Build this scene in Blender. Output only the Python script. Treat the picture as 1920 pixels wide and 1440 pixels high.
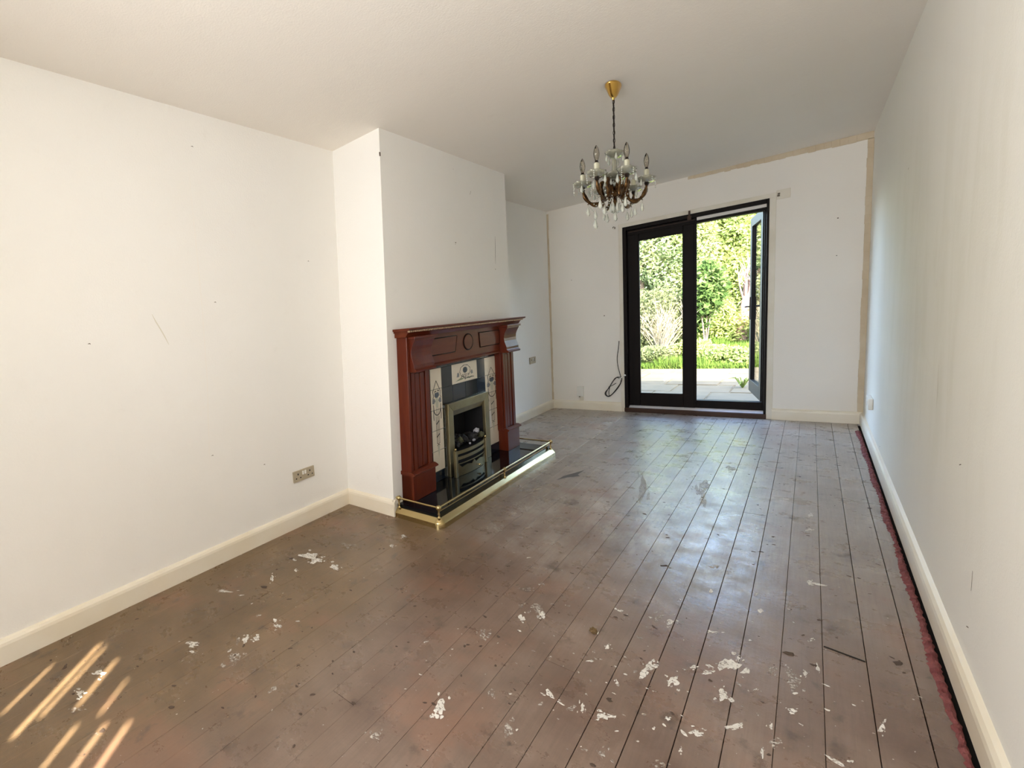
import bpy, bmesh, math, random
import numpy as np
from mathutils import Vector, Matrix

for o in list(bpy.data.objects):
    bpy.data.objects.remove(o)
S = bpy.context.scene
COL = S.collection
PI = math.pi

# ------------------------------------------------------------------ camera
W, D, H, CH = 2.4387, 5.7685, 2.4, 0.3864      # room width, depth, height, chimney breast projection
YN = -1.9                                       # inner face of the wall behind the camera
def cam_basis(a, b, c):
    Rx = Matrix.Rotation(a, 3, 'X'); Ry = Matrix.Rotation(b, 3, 'Y'); Rz = Matrix.Rotation(c, 3, 'Z')
    return Rz @ Rx @ Ry
M = cam_basis(-0.1060857, 0.0936012, 0.8576490)
right, fwd, up = M.col[0], M.col[1], M.col[2]
cam_d = bpy.data.cameras.new('camera')
cam = bpy.data.objects.new('camera', cam_d); COL.objects.link(cam)
mw = Matrix((right, up, -fwd)).transposed().to_4x4()
mw.translation = Vector((2.1257276, -0.3519483, 1.2037255))
cam.matrix_world = mw
cam_d.sensor_fit = 'HORIZONTAL'; cam_d.sensor_width = 36.0
cam_d.lens = 36.0 * 846.1182 / 1920.0
cam_d.shift_x = (960.0 - 550.0) / 1920.0
cam_d.clip_start = 0.01; cam_d.clip_end = 200
S.camera = cam

# ------------------------------------------------------------------ world, sun, fill lamp
SUN_EL = math.radians(35.0)
SUN_H = Vector((-0.582, 0.813, 0)).normalized()          # horizontal travel of the sunlight
wd = bpy.data.worlds.new('sky'); S.world = wd
wd.use_nodes = True
nt = wd.node_tree; nt.nodes.clear()
sky = nt.nodes.new('ShaderNodeTexSky'); sky.sky_type = 'NISHITA'
sky.sun_disc = False; sky.sun_elevation = SUN_EL
sky.sun_rotation = math.atan2(-SUN_H.x, -SUN_H.y)
sky.air_density = 1.0; sky.dust_density = 2.5; sky.ozone_density = 1.0
bg = nt.nodes.new('ShaderNodeBackground'); bg.inputs['Strength'].default_value = 3.7
wo = nt.nodes.new('ShaderNodeOutputWorld')
nt.links.new(sky.outputs['Color'], bg.inputs['Color']); nt.links.new(bg.outputs['Background'], wo.inputs['Surface'])

sd = bpy.data.lights.new('sun', 'SUN'); sd.energy = 42.0; sd.angle = math.radians(0.6); sd.color = (1.0, 0.93, 0.80)
sun = bpy.data.objects.new('sun', sd); COL.objects.link(sun)
sdir = Vector((SUN_H.x * math.cos(SUN_EL), SUN_H.y * math.cos(SUN_EL), -math.sin(SUN_EL)))
sun.rotation_euler = sdir.to_track_quat('-Z', 'Y').to_euler(); sun.location = (4, -6, 8)

# added fill lamp inside the window behind the camera, brightening the room
ad = bpy.data.lights.new('window_fill', 'AREA'); ad.shape = 'RECTANGLE'; ad.size = 1.7; ad.size_y = 1.4
ad.energy = 53; ad.spread = math.radians(125); ad.color = (0.985, 0.985, 1.0)
al = bpy.data.objects.new('window_fill', ad); COL.objects.link(al)
al.location = (1.42, YN + 0.42, 1.45); al.rotation_euler = (math.radians(97), 0, math.radians(-25))   # facing into the room

S.view_settings.view_transform = 'Standard'; S.view_settings.look = 'None'
S.view_settings.gamma = 1.0; S.view_settings.use_curve_mapping = False
S.view_settings.exposure = 0.24
S.cycles.max_bounces = 14; S.cycles.diffuse_bounces = 12; S.cycles.transparent_max_bounces = 16
S.cycles.sample_clamp_indirect = 20.0
S.cycles.caustics_reflective = False; S.cycles.caustics_refractive = False

# ------------------------------------------------------------------ materials
MATS = {}
class NT:
    def __init__(s, m):
        s.t = m.node_tree; s.n = s.t.nodes; s.l = s.t.links
    def node(s, typ, **kw):
        x = s.n.new(typ)
        for k, v in kw.items(): setattr(x, k, v)
        return x
    def set(s, sock, v):
        if hasattr(v, 'is_output') or isinstance(v, bpy.types.NodeSocket): s.l.new(v, sock)
        else: sock.default_value = v
    def pos(s): return s.node('ShaderNodeNewGeometry').outputs['Position']
    def mapping(s, vec, scale=(1,1,1), loc=(0,0,0), rot=(0,0,0)):
        m = s.node('ShaderNodeMapping'); s.l.new(vec, m.inputs['Vector'])
        m.inputs['Scale'].default_value = scale; m.inputs['Location'].default_value = loc; m.inputs['Rotation'].default_value = rot
        return m.outputs['Vector']
    def noise(s, vec, scale, detail=4, rough=.55, dist=0):
        x = s.node('ShaderNodeTexNoise'); s.l.new(vec, x.inputs['Vector'])
        x.inputs['Scale'].default_value = scale; x.inputs['Detail'].default_value = detail
        x.inputs['Roughness'].default_value = rough; x.inputs['Distortion'].default_value = dist
        return x.outputs['Fac']
    def vor(s, vec, scale, out='Distance'):
        x = s.node('ShaderNodeTexVoronoi'); s.l.new(vec, x.inputs['Vector']); x.inputs['Scale'].default_value = scale
        return x.outputs[out]
    def ramp(s, fac, stops, interp='LINEAR'):
        r = s.node('ShaderNodeValToRGB'); r.color_ramp.interpolation = interp
        e = r.color_ramp.elements
        while len(e) < len(stops): e.new(0.5)
        for i, (p, c) in enumerate(stops):
            e[i].position = p
            c = (c, c, c) if isinstance(c, (int, float)) else c
            e[i].color = (c[0], c[1], c[2], 1)
        s.l.new(fac, r.inputs['Fac']); return r.outputs['Color']
    def mix(s, fac, a, b, mode='MIX'):
        m = s.node('ShaderNodeMix', data_type='RGBA', blend_type=mode)
        s.set(m.inputs[0], fac)
        for k, v in ((6, a), (7, b)):
            if isinstance(v, tuple): v = (v[0], v[1], v[2], 1)
            s.set(m.inputs[k], v)
        return m.outputs[2]
    def math(s, op, a, b=0.0, clamp=False):
        m = s.node('ShaderNodeMath', operation=op, use_clamp=clamp); s.set(m.inputs[0], a); s.set(m.inputs[1], b)
        return m.outputs[0]
    def sep(s, vec):
        x = s.node('ShaderNodeSeparateXYZ'); s.l.new(vec, x.inputs[0]); return x.outputs
    def mrange(s, v, a, b, c=0.0, d=1.0):
        m = s.node('ShaderNodeMapRange', interpolation_type='SMOOTHSTEP'); s.set(m.inputs['Value'], v)
        m.inputs['From Min'].default_value = a; m.inputs['From Max'].default_value = b
        m.inputs['To Min'].default_value = c; m.inputs['To Max'].default_value = d
        return m.outputs['Result']
    def bump(s, h, strength=.2, dist=.01):
        b = s.node('ShaderNodeBump'); s.l.new(h, b.inputs['Height'])
        b.inputs['Strength'].default_value = strength; b.inputs['Distance'].default_value = dist
        return b.outputs['Normal']

def pmat(name, color=(.8,.8,.8), rough=.5, metal=0.0, spec=.5, coat=0.0, trans=0.0, ior=1.45):
    m = bpy.data.materials.new(name); m.use_nodes = True
    b = m.node_tree.nodes['Principled BSDF']
    b.inputs['Base Color'].default_value = (*color, 1); b.inputs['Roughness'].default_value = rough
    b.inputs['Metallic'].default_value = metal; b.inputs['Specular IOR Level'].default_value = spec
    b.inputs['Coat Weight'].default_value = coat; b.inputs['Transmission Weight'].default_value = trans
    b.inputs['IOR'].default_value = ior
    m.diffuse_color = (*color, 1)
    MATS[name] = m
    return m, b, NT(m)

def mottled(name, c1, c2, scale=3, rough=.6, bump=0.0, bscale=60, metal=0.0, stretch=(1,1,1), detail=5, spec=.5, coat=0.0, lo=.35, hi=.65):
    m, b, n = pmat(name, c1, rough, metal, spec, coat)
    p = n.mapping(n.pos(), stretch)
    col = n.ramp(n.noise(p, scale, detail), [(lo, c1), (hi, c2)])
    n.l.new(col, b.inputs['Base Color'])
    if bump: n.l.new(n.bump(n.noise(n.pos(), bscale, 4), bump, .004), b.inputs['Normal'])
    return m

# painted plaster walls
def wall_mat(name, c1, c2, c3=None):
    m, b, n = pmat(name, c1, .75, spec=.25)
    p = n.pos()
    big = n.noise(p, 1.1, 5, .6)
    col = n.ramp(big, [(.3, c1), (.7, c2)])
    if c3:                                         # yellowed, damp-streaked patch with vertical runs
        xyz = n.sep(p)
        zone = n.math('MULTIPLY', n.mrange(xyz[1], 0.6, 2.2), n.mrange(xyz[1], 5.2, 3.6))
        zone = n.math('MULTIPLY', zone, n.math('MULTIPLY', n.mrange(xyz[2], .1, .9), n.mrange(xyz[2], 2.3, 1.3)))
        st = n.noise(n.mapping(p, (3.2, 3.2, .9)), 1.7, 8, .68, .5)
        fac = n.math('MULTIPLY', zone, n.mrange(st, .42, .68))
        col = n.mix(n.math('MULTIPLY', fac, .20), col, c3)
        col = n.mix(n.math('MULTIPLY', zone, .24), col, (.82, .80, .66))
    sm = n.mrange(n.noise(p, 9, 6, .7), .60, .80)
    col = n.mix(n.math('MULTIPLY', sm, .10), col, (.50, .45, .36))
    n.l.new(col, b.inputs['Base Color'])
    h = n.math('ADD', n.math('MULTIPLY', n.noise(p, 22, 5, .6), .8), n.noise(p, 120, 3))
    n.l.new(n.bump(h, .16, .006), b.inputs['Normal'])
    return m
wall_mat('wall_paint', (.865, .855, .825), (.85, .835, .795))
wall_mat('wall_paint_back', (.86, .83, .775), (.84, .805, .745))
wall_mat('wall_paint_right', (.86, .85, .80), (.85, .835, .775), (.60, .58, .46))
wall_mat('ceiling_paint', (.875, .835, .775), (.855, .81, .745))
mottled('bare_plaster_strip', (.60, .50, .36), (.66, .57, .43), 6, .8, .1)
mottled('architrave_paint', (.72, .67, .56), (.78, .74, .65), 5, .6)
mottled('skirting_paint', (.79, .71, .56), (.84, .79, .68), 2.2, .42, .05, 40)

# floorboards
def floor_mat():
    m, b, n = pmat('floorboard_wood', (.25, .18, .14), .5, spec=.9)
    p = n.pos(); xyz = n.sep(p)
    oi = n.node('ShaderNodeObjectInfo').outputs['Random']
    wob = n.math('MULTIPLY', n.math('SUBTRACT', n.noise(p, 1.6, 5, .6), .5), 1.6)
    yy = n.math('ADD', xyz[1], wob); xx = n.math('ADD', xyz[0], n.math('MULTIPLY', wob, .5))
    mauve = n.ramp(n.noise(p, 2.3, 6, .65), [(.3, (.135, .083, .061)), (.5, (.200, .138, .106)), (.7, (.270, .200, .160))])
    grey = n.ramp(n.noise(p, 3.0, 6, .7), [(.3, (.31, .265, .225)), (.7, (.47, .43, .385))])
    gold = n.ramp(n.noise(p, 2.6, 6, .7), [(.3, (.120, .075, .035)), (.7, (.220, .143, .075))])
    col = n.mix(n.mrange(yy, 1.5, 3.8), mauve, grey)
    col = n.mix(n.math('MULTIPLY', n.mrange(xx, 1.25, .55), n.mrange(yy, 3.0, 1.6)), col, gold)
    # dusty traffic patch in the middle
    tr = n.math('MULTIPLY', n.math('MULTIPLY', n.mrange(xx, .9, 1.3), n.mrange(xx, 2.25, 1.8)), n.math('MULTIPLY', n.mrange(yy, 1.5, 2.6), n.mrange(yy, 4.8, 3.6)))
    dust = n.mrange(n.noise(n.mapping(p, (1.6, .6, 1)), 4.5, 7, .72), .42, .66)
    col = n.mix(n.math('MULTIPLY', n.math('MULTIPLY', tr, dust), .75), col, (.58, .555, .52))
    # grain along the boards
    g = n.noise(n.mapping(p, (38, 1.6, 1)), 3, 6, .65)
    col = n.mix(n.mrange(g, .35, .75, .0, .30), col, (.10, .065, .045))
    # reddish stain blotches
    rs = n.mrange(n.noise(n.mapping(p, loc=(7, 3, 0)), 2.1, 5, .6), .50, .68, 0, .45)
    col = n.mix(rs, col, (.27, .135, .085))
    # dark spots, knots and grime
    sp = n.mrange(n.noise(n.mapping(p, (1.2, .8, 1), (3, 9, 0)), 9, 5, .62), .57, .73, 0, .72)
    col = n.mix(sp, col, (.075, .048, .034))
    d2 = n.mrange(n.noise(n.mapping(p, (1, .6, 1), (1, 5, 0)), 30, 3, .55), .66, .76, 0, .75)
    col = n.mix(d2, col, (.06, .042, .032))
    # old white paint film and fine flecks
    pf = n.mrange(n.noise(n.mapping(p, (1.4, .8, 1), (11, 2, 0)), 6.5, 9, .78), .635, .70, 0, .55)
    col = n.mix(n.math('MULTIPLY', pf, n.mrange(xx, .3, 1.2, .35, 1.0)), col, (.55, .51, .46))
    fl = n.mrange(n.noise(n.mapping(p, (1, .7, 1), (4, 4, 0)), 75, 2, .5), .735, .77, 0, .9)
    col = n.mix(fl, col, (.66, .62, .56))
    hs = n.node('ShaderNodeHueSaturation'); n.l.new(col, hs.inputs['Color'])
    n.l.new(n.math('ADD', n.math('MULTIPLY', oi, .12), .94), hs.inputs['Value'])
    n.l.new(hs.outputs['Color'], b.inputs['Base Color'])
    n.l.new(n.mrange(n.noise(p, 7, 6, .7), .3, .7, .23, .42), b.inputs['Roughness'])
    h = n.math('ADD', n.math('MULTIPLY', g, .5), n.noise(p, 45, 5, .7))
    n.l.new(n.bump(h, .22, .003), b.inputs['Normal'])
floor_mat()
pmat('subfloor_dark', (.012, .009, .007), .95)
def paint_film(name, c1, c2, lo, hi):
    m, b, n = pmat(name, c1, .6)
    n.l.new(n.ramp(n.noise(n.pos(), 30, 4), [(.35, c1), (.65, c2)]), b.inputs['Base Color'])
    k = n.noise(n.pos(), 95, 7, .72)
    n.l.new(n.mrange(k, lo, hi), b.inputs['Alpha'])
paint_film('paint_splash_white', (.60, .565, .51), (.76, .73, .68), .40, .47)
paint_film('paint_splash_worn', (.36, .31, .265), (.55, .51, .46), .45, .58)
pmat('bone_white', (.76, .72, .64), .5)
pmat('dark_stain', (.075, .050, .036), .8)
pmat('grey_stain', (.13, .115, .105), .7)
mottled('dust_clump', (.09, .055, .02), (.17, .11, .05), 60, .95, .8, 200)
mottled('red_underlay', (.13, .025, .027), (.27, .090, .085), 30, .95, .8, 150, lo=.3, hi=.7)

# wood, brass and stone of the fireplace
def wood_mat(name, c1, c2, rough=.32, axis=(9, 9, .9), spec=.28, coat=.05):
    m, b, n = pmat(name, c1, rough, spec=spec, coat=coat)
    b.inputs['Coat Roughness'].default_value = .2
    p = n.mapping(n.pos(), axis)
    g = n.noise(p, 2.2, 6, .6, .4)
    n.l.new(n.ramp(g, [(.3, c1), (.7, c2)]), b.inputs['Base Color'])
wood_mat('mahogany', (.080, .0105, .0038), (.122, .0215, .006))
wood_mat('mahogany_horizontal', (.088, .0125, .004), (.140, .029, .0075), axis=(9, .9, 9))
pmat('dentil_tan', (.40, .27, .17), .35, spec=.6)  # tan dentil faces, lighter than the mahogany
wood_mat('door_wood', (.0045, .003, .0026), (.010, .006, .0045), .5, spec=.15, coat=0)
wood_mat('threshold_wood', (.035, .016, .010), (.08, .042, .026), .5, (1.4, 14, 14))
m, b, n = pmat('brass', (.60, .46, .22), .24, 1.0)
n.l.new(n.ramp(n.noise(n.pos(), 9, 5, .6), [(.3, (.52, .40, .19)), (.7, (.55, .43, .215))]), b.inputs['Base Color'])
n.l.new(n.mrange(n.noise(n.pos(), 14, 5), .3, .7, .18, .21), b.inputs['Roughness'])
mottled('brushed_brass', (.27, .22, .12), (.34, .29, .17), 8, .42, .0, metal=1.0)
pmat('gold_polished', (.80, .50, .13), .12, 1.0)
m, b, n = pmat('antique_brass', (.16, .085, .035), .36, 1.0)
n.l.new(n.ramp(n.noise(n.pos(), 60, 4), [(.35, (.055, .026, .012)), (.7, (.26, .15, .065))]), b.inputs['Base Color'])
pmat('chain_metal', (.030, .020, .016), .45, .7)
pmat('black_granite', (.003, .004, .006), .07, spec=.35)
mottled('black_tile', (.006, .010, .012), (.014, .022, .026), 7, .10, spec=.6)
mottled('blue_black_tile', (.008, .014, .026), (.016, .028, .045), 7, .10, spec=.6)
pmat('cream_tile', (.78, .71, .58), .16, spec=.5, coat=.3)
pmat('grout', (.20, .22, .22), .8)
pmat('motif_black', (.014, .016, .016), .3)
pmat('motif_grey', (.19, .20, .21), .3)
pmat('motif_green', (.22, .25, .15), .3)
pmat('motif_pale', (.48, .48, .38), .3)
pmat('motif_slate', (.075, .095, .12), .3)
pmat('firebox_black', (.006, .006, .007), .7)
mottled('coal', (.008, .008, .009), (.028, .026, .026), 60, .65, .5, 150)
mottled('ash_coal', (.30, .30, .33), (.55, .55, .60), 60, .8, .5, 150)
mottled('olive_log', (.035, .035, .015), (.10, .10, .05), 40, .8, .4, 120)

# glass
def glass_mat(name, tint, refl=.5, rough=.0):
    m = bpy.data.materials.new(name); m.use_nodes = True; n = NT(m); n.n.clear()
    out = n.node('ShaderNodeOutputMaterial'); tr = n.node('ShaderNodeBsdfTransparent'); gl = n.node('ShaderNodeBsdfGlossy')
    tr.inputs['Color'].default_value = (*tint, 1); gl.inputs['Roughness'].default_value = rough
    fr = n.node('ShaderNodeFresnel'); fr.inputs['IOR'].default_value = 1.45
    mx = n.node('ShaderNodeMixShader')
    n.l.new(n.math('MULTIPLY', fr.outputs[0], refl), mx.inputs[0])
    n.l.new(tr.outputs[0], mx.inputs[1]); n.l.new(gl.outputs[0], mx.inputs[2]); n.l.new(mx.outputs[0], out.inputs['Surface'])
    MATS[name] = m
glass_mat('pane_glass', (.96, .97, .96), .8)
glass_mat('bulb_glass', (.93, .90, .84), 1.3, .02)
def crystal_mat(name, col, refl, tr_w):
    m = bpy.data.materials.new(name); m.use_nodes = True; n = NT(m); n.n.clear()
    out = n.node('ShaderNodeOutputMaterial'); tr = n.node('ShaderNodeBsdfTransparent'); gl = n.node('ShaderNodeBsdfGlossy')
    df = n.node('ShaderNodeBsdfDiffuse'); df.inputs['Color'].default_value = (*col, 1); gl.inputs['Roughness'].default_value = .08
    tr.inputs['Color'].default_value = (.93, .95, .90, 1)
    m1 = n.node('ShaderNodeMixShader'); m1.inputs[0].default_value = 1 - tr_w
    n.l.new(tr.outputs[0], m1.inputs[1]); n.l.new(df.outputs[0], m1.inputs[2])
    fr = n.node('ShaderNodeFresnel'); fr.inputs['IOR'].default_value = 1.55
    m2 = n.node('ShaderNodeMixShader'); n.l.new(n.math('MULTIPLY', fr.outputs[0], refl, True), m2.inputs[0])
    n.l.new(m1.outputs[0], m2.inputs[1]); n.l.new(gl.outputs[0], m2.inputs[2]); n.l.new(m2.outputs[0], out.inputs['Surface'])
    MATS[name] = m
crystal_mat('crystal', (.90, .94, .84), 3.0, .22)
crystal_mat('pressed_glass', (.56, .56, .43), 2.2, .42)
pmat('candle_plastic', (.66, .65, .50), .4)
pmat('socket_plastic', (.42, .36, .26), .38)
pmat('white_plastic', (.78, .77, .72), .35)
pmat('hole_dark', (.015, .012, .010), .8)
pmat('cable_black', (.012, .011, .011), .4)
pmat('bracket_metal', (.10, .085, .06), .5, .6)
pmat('sill_metal', (.80, .80, .83), .30, 0.0, spec=.8)
pmat('pale_strip', (.80, .77, .73), .5)
pmat('mark_grey', (.70, .67, .58), .9)
pmat('mark_dark', (.12, .09, .065), .9)
pmat('seam_paint', (.86, .835, .785), .8)

# garden
def leaf_mat(name, stops, scale=1.5, transl=.45):
    m = bpy.data.materials.new(name); m.use_nodes = True; n = NT(m); n.n.clear()
    out = n.node('ShaderNodeOutputMaterial'); d = n.node('ShaderNodeBsdfDiffuse'); t = n.node('ShaderNodeBsdfTranslucent')
    p = n.pos(); f = n.math('ADD', n.math('MULTIPLY', n.noise(p, scale, 4, .6), .6), n.math('MULTIPLY', n.noise(p, 17, 2), .4))
    c = n.ramp(f, stops)
    n.l.new(c, d.inputs['Color']); n.l.new(c, t.inputs['Color'])
    mx = n.node('ShaderNodeMixShader'); mx.inputs[0].default_value = transl
    n.l.new(d.outputs[0], mx.inputs[1]); n.l.new(t.outputs[0], mx.inputs[2]); n.l.new(mx.outputs[0], out.inputs['Surface'])
    MATS[name] = m
leaf_mat('leaf_light', [(.32, (.10, .145, .045)), (.5, (.20, .265, .085)), (.68, (.36, .35, .12))])
leaf_mat('leaf_mid', [(.32, (.085, .13, .07)), (.5, (.20, .265, .13)), (.68, (.37, .38, .18))])
leaf_mat('leaf_ivy', [(.3, (.022, .045, .012)), (.5, (.060, .105, .030)), (.7, (.20, .24, .10))], 3)
leaf_mat('leaf_dry', [(.3, (.075, .095, .04)), (.5, (.13, .15, .07)), (.7, (.20, .185, .10))])
leaf_mat('grass_blade', [(.3, (.045, .085, .02)), (.5, (.075, .125, .025)), (.7, (.125, .15, .04))], .9)
mottled('bark', (.07, .05, .035), (.13, .10, .075), 20, .9, .5, 60)
mottled('pale_twig', (.11, .09, .06), (.16, .14, .095), 12, .9)
mottled('pink_stump', (.13, .075, .055), (.20, .14, .115), 14, .9, .5, 60)
mottled('paving_sand', (.050, .038, .018), (.068, .053, .027), 5, .9, .3, 60)
mottled('soil', (.055, .043, .022), (.095, .075, .04), 4, .95, .4, 40)
pmat('render_wall', (.55, .50, .44), .9)
pmat('roof_felt', (.10, .10, .10), .9)
pmat('mask_sheet', (.75, .73, .68), .9)

# ------------------------------------------------------------------ mesh helpers
LOC = {}
def warp_k(y): return .051 * min(1.0, max(0.0, (3.2 - y) / 1.27))
def warp(v):                                   # the old breast and its surround lean a little out of plumb
    return (v[0], v[1] + warp_k(v[1]) * (v[2] - .5), v[2])

class MB:
    def __init__(s): s.v = []; s.f = []
    def add(s, vs, fs):
        k = len(s.v); s.v += [tuple(a) for a in vs]; s.f += [tuple(i + k for i in f) for f in fs]; return s
    def box(s, x0, x1, y0, y1, z0, z1):
        return s.add([(x0,y0,z0),(x1,y0,z0),(x1,y1,z0),(x0,y1,z0),(x0,y0,z1),(x1,y0,z1),(x1,y1,z1),(x0,y1,z1)],
                     [(0,3,2,1),(4,5,6,7),(0,1,5,4),(1,2,6,5),(2,3,7,6),(3,0,4,7)])
    def hexa(s, p8): return s.add(p8, [(0,3,2,1),(4,5,6,7),(0,1,5,4),(1,2,6,5),(2,3,7,6),(3,0,4,7)])
    def prism(s, poly, axis, lo, hi):           # poly: 2D points of the two other axes in cyclic order
        n = len(poly); vs = []
        for h in (lo, hi):
            for a, b in poly:
                vs.append({'x': (h, a, b), 'y': (b, h, a), 'z': (a, b, h)}[axis])
        fs = [tuple(range(n - 1, -1, -1)), tuple(range(n, 2 * n))]
        fs += [(i, (i + 1) % n, n + (i + 1) % n, n + i) for i in range(n)]
        return s.add(vs, fs)
    def tube(s, pts, r, seg=8, cap=True, closed=False):
        pts = [Vector(p) for p in pts]; n = len(pts)
        rs = r if isinstance(r, (list, tuple)) else [r] * n
        t0 = (pts[1] - pts[0]).normalized()
        u = t0.orthogonal().normalized(); vs = []; fs = []
        prev = t0
        for i, p in enumerate(pts):
            if closed: t = (pts[(i + 1) % n] - pts[i - 1]).normalized()
            else: t = (pts[min(i + 1, n - 1)] - pts[max(i - 1, 0)]).normalized()
            q = prev.rotation_difference(t); u = (q @ u).normalized(); prev = t
            w = t.cross(u).normalized()
            for k in range(seg):
                a = 2 * PI * k / seg; vs.append(p + (u * math.cos(a) + w * math.sin(a)) * rs[i])
        m = n if closed else n - 1
        for i in range(m):
            j = (i + 1) % n
            for k in range(seg):
                l = (k + 1) % seg; fs.append((i * seg + k, i * seg + l, j * seg + l, j * seg + k))
        if cap and not closed:
            fs.append(tuple(range(seg - 1, -1, -1))); fs.append(tuple((n - 1) * seg + k for k in range(seg)))
        return s.add(vs, fs)
    def lathe(s, prof, c=(0,0,0), seg=16, wave=0.0, nw=8):   # prof: (r, z)
        vs = []; fs = []; n = len(prof)
        for r, z in prof:
            for k in range(seg):
                a = 2 * PI * k / seg; rr = r * (1 + wave * math.cos(nw * a))
                vs.append((c[0] + rr * math.cos(a), c[1] + rr * math.sin(a), c[2] + z))
        for i in range(n - 1):
            for k in range(seg):
                l = (k + 1) % seg; fs.append((i * seg + k, i * seg + l, (i + 1) * seg + l, (i + 1) * seg + k))
        fs.append(tuple(range(seg - 1, -1, -1))); fs.append(tuple((n - 1) * seg + k for k in range(seg)))
        return s.add(vs, fs)
    def ball(s, c, r, seg=12, rings=8):
        pr = [(max(1e-4, math.sin(PI * i / rings)) , -math.cos(PI * i / rings)) for i in range(rings + 1)]
        rr = r if isinstance(r, (tuple, list)) else (r, r, r)
        k = len(s.v); s.lathe(pr, (0, 0, 0), seg)
        for i in range(k, len(s.v)):
            x, y, z = s.v[i]; s.v[i] = (c[0] + x * rr[0], c[1] + y * rr[1], c[2] + z * rr[2])
        return s
    def blob2d(s, cx, cy, ax, ay, z, th, rnd, npt=14, rough=.35):
        ph = [rnd.uniform(0, 2 * PI) for _ in range(4)]
        ring = []
        for k in range(npt):
            a = 2 * PI * k / npt
            r = 1 + rough * (.5 * math.sin(2 * a + ph[0]) + .4 * math.sin(3 * a + ph[1]) + .35 * math.sin(5 * a + ph[2])) + rnd.uniform(-.22, .22)
            r = max(.25, r); ring.append((cx + (ax[0] * math.cos(a) + ay[0] * math.sin(a)) * r, cy + (ax[1] * math.cos(a) + ay[1] * math.sin(a)) * r))
        vs = [(x, y, z + th * .4) for x, y in ring] + [(cx + (x - cx) * .7, cy + (y - cy) * .7, z + th) for x, y in ring]
        fs = [tuple(npt + k for k in range(npt))] + [(k, (k + 1) % npt, npt + (k + 1) % npt, npt + k) for k in range(npt)]
        return s.add(vs, fs)
    def build(s, name, mat, parent=None, smooth=False, wrp=False, bevel=0.0, seg=2, local=False, recalc=False):
        vs = [warp(v) for v in s.v] if wrp else s.v
        off = LOC.get(parent, Vector((0, 0, 0))) if (parent is not None and not local) else Vector((0, 0, 0))
        vs = [(v[0] - off[0], v[1] - off[1], v[2] - off[2]) for v in vs]
        me = bpy.data.meshes.new(name); me.from_pydata(vs, [], s.f)
        if recalc:
            bm = bmesh.new(); bm.from_mesh(me); bmesh.ops.recalc_face_normals(bm, faces=bm.faces); bm.to_mesh(me); bm.free()
        me.materials.append(MATS[mat])
        o = bpy.data.objects.new(name, me); COL.objects.link(o)
        if parent is not None: o.parent = parent
        LOC[o] = off
        if smooth:
            me.polygons.foreach_set('use_smooth', [True] * len(me.polygons))
            if smooth == 'auto':
                bpy_mod = o.modifiers.new('edges', 'EDGE_SPLIT'); bpy_mod.split_angle = math.radians(40)
        if bevel:
            bv = o.modifiers.new('bevel', 'BEVEL'); bv.width = bevel; bv.segments = seg; bv.limit_method = 'ANGLE'; bv.angle_limit = math.radians(35)
        me.update()
        return o

def tag(o, label=None, cat=None, group=None, kind=None):
    if label: o['label'] = label
    if cat: o['category'] = cat
    if group: o['group'] = group
    if kind: o['kind'] = kind
    return o
def thing(name, label, cat, loc, group=None, kind=None):
    o = bpy.data.objects.new(name, None); COL.objects.link(o); o.location = loc; o.empty_display_size = .05
    LOC[o] = Vector(loc)
    return tag(o, label, cat, group, kind)
def struct(o, label=None): return tag(o, label, None, None, 'structure')
def fast_mesh(name, verts, quads, mat, parent=None):
    me = bpy.data.meshes.new(name); verts = np.asarray(verts, np.float32)
    if parent is not None: verts = verts - np.array(LOC[parent], np.float32)
    quads = np.asarray(quads, np.int32); nq, kk = quads.shape
    me.vertices.add(len(verts)); me.vertices.foreach_set('co', verts.ravel())
    me.loops.add(nq * kk); me.loops.foreach_set('vertex_index', quads.ravel())
    me.polygons.add(nq); me.polygons.foreach_set('loop_start', np.arange(0, nq * kk, kk, dtype=np.int32))
    me.update(calc_edges=True); me.materials.append(MATS[mat])
    o = bpy.data.objects.new(name, me); COL.objects.link(o)
    if parent is not None: o.parent = parent
    return o

# ================================================================== STRUCTURE
rnd = random.Random(5)
T = .16
# floor: dark subfloor with individual boards
fl = struct(MB().box(-.1, W + .1, YN - .1, D + .02, -.10, -.020).build('floor', 'subfloor_dark'), 'bare timber board floor with white paint splashes and grime')
edges = [2.409] + [2.355 - .0909 * k for k in range(26)] + [0.0]
def board(x0, x1, y0, y1, g):
    a, b2 = x0 + g / 2, x1 - g / 2; ch = .0006 if x0 > 1.2 else .0003
    cx, cy = (a + b2) / 2, (y0 + y1) / 2
    m = MB(); m.prism([(-.02, a - cx), (-ch, a - cx), (0, a - cx + ch), (0, b2 - cx - ch), (-ch, b2 - cx), (-.02, b2 - cx)], 'y', y0 + .001 - cy, y1 - .001 - cy)
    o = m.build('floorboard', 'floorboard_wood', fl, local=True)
    o.location = (cx, cy, rnd.uniform(-.0005, 0)); o.rotation_euler = (0, rnd.uniform(-.002, .002), 0)
JOINTS = {2: [1.83], 3: [4.2], 5: [3.05], 7: [4.55], 9: [1.2, 4.0], 12: [3.4], 14: [.6], 16: [2.7], 19: [4.4], 22: [.9]}
for i in range(len(edges) - 1):
    x1, x0 = edges[i], edges[i + 1]
    g = (.0019 if x0 > 1.55 else (.0011 if x0 > 1.2 else .0004)) * rnd.uniform(.6, 1.3)
    ys = [YN] + JOINTS.get(i, []) + [D - .004]
    for a, b2 in zip(ys[:-1], ys[1:]): board(x0, x1, a, b2, g)

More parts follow.
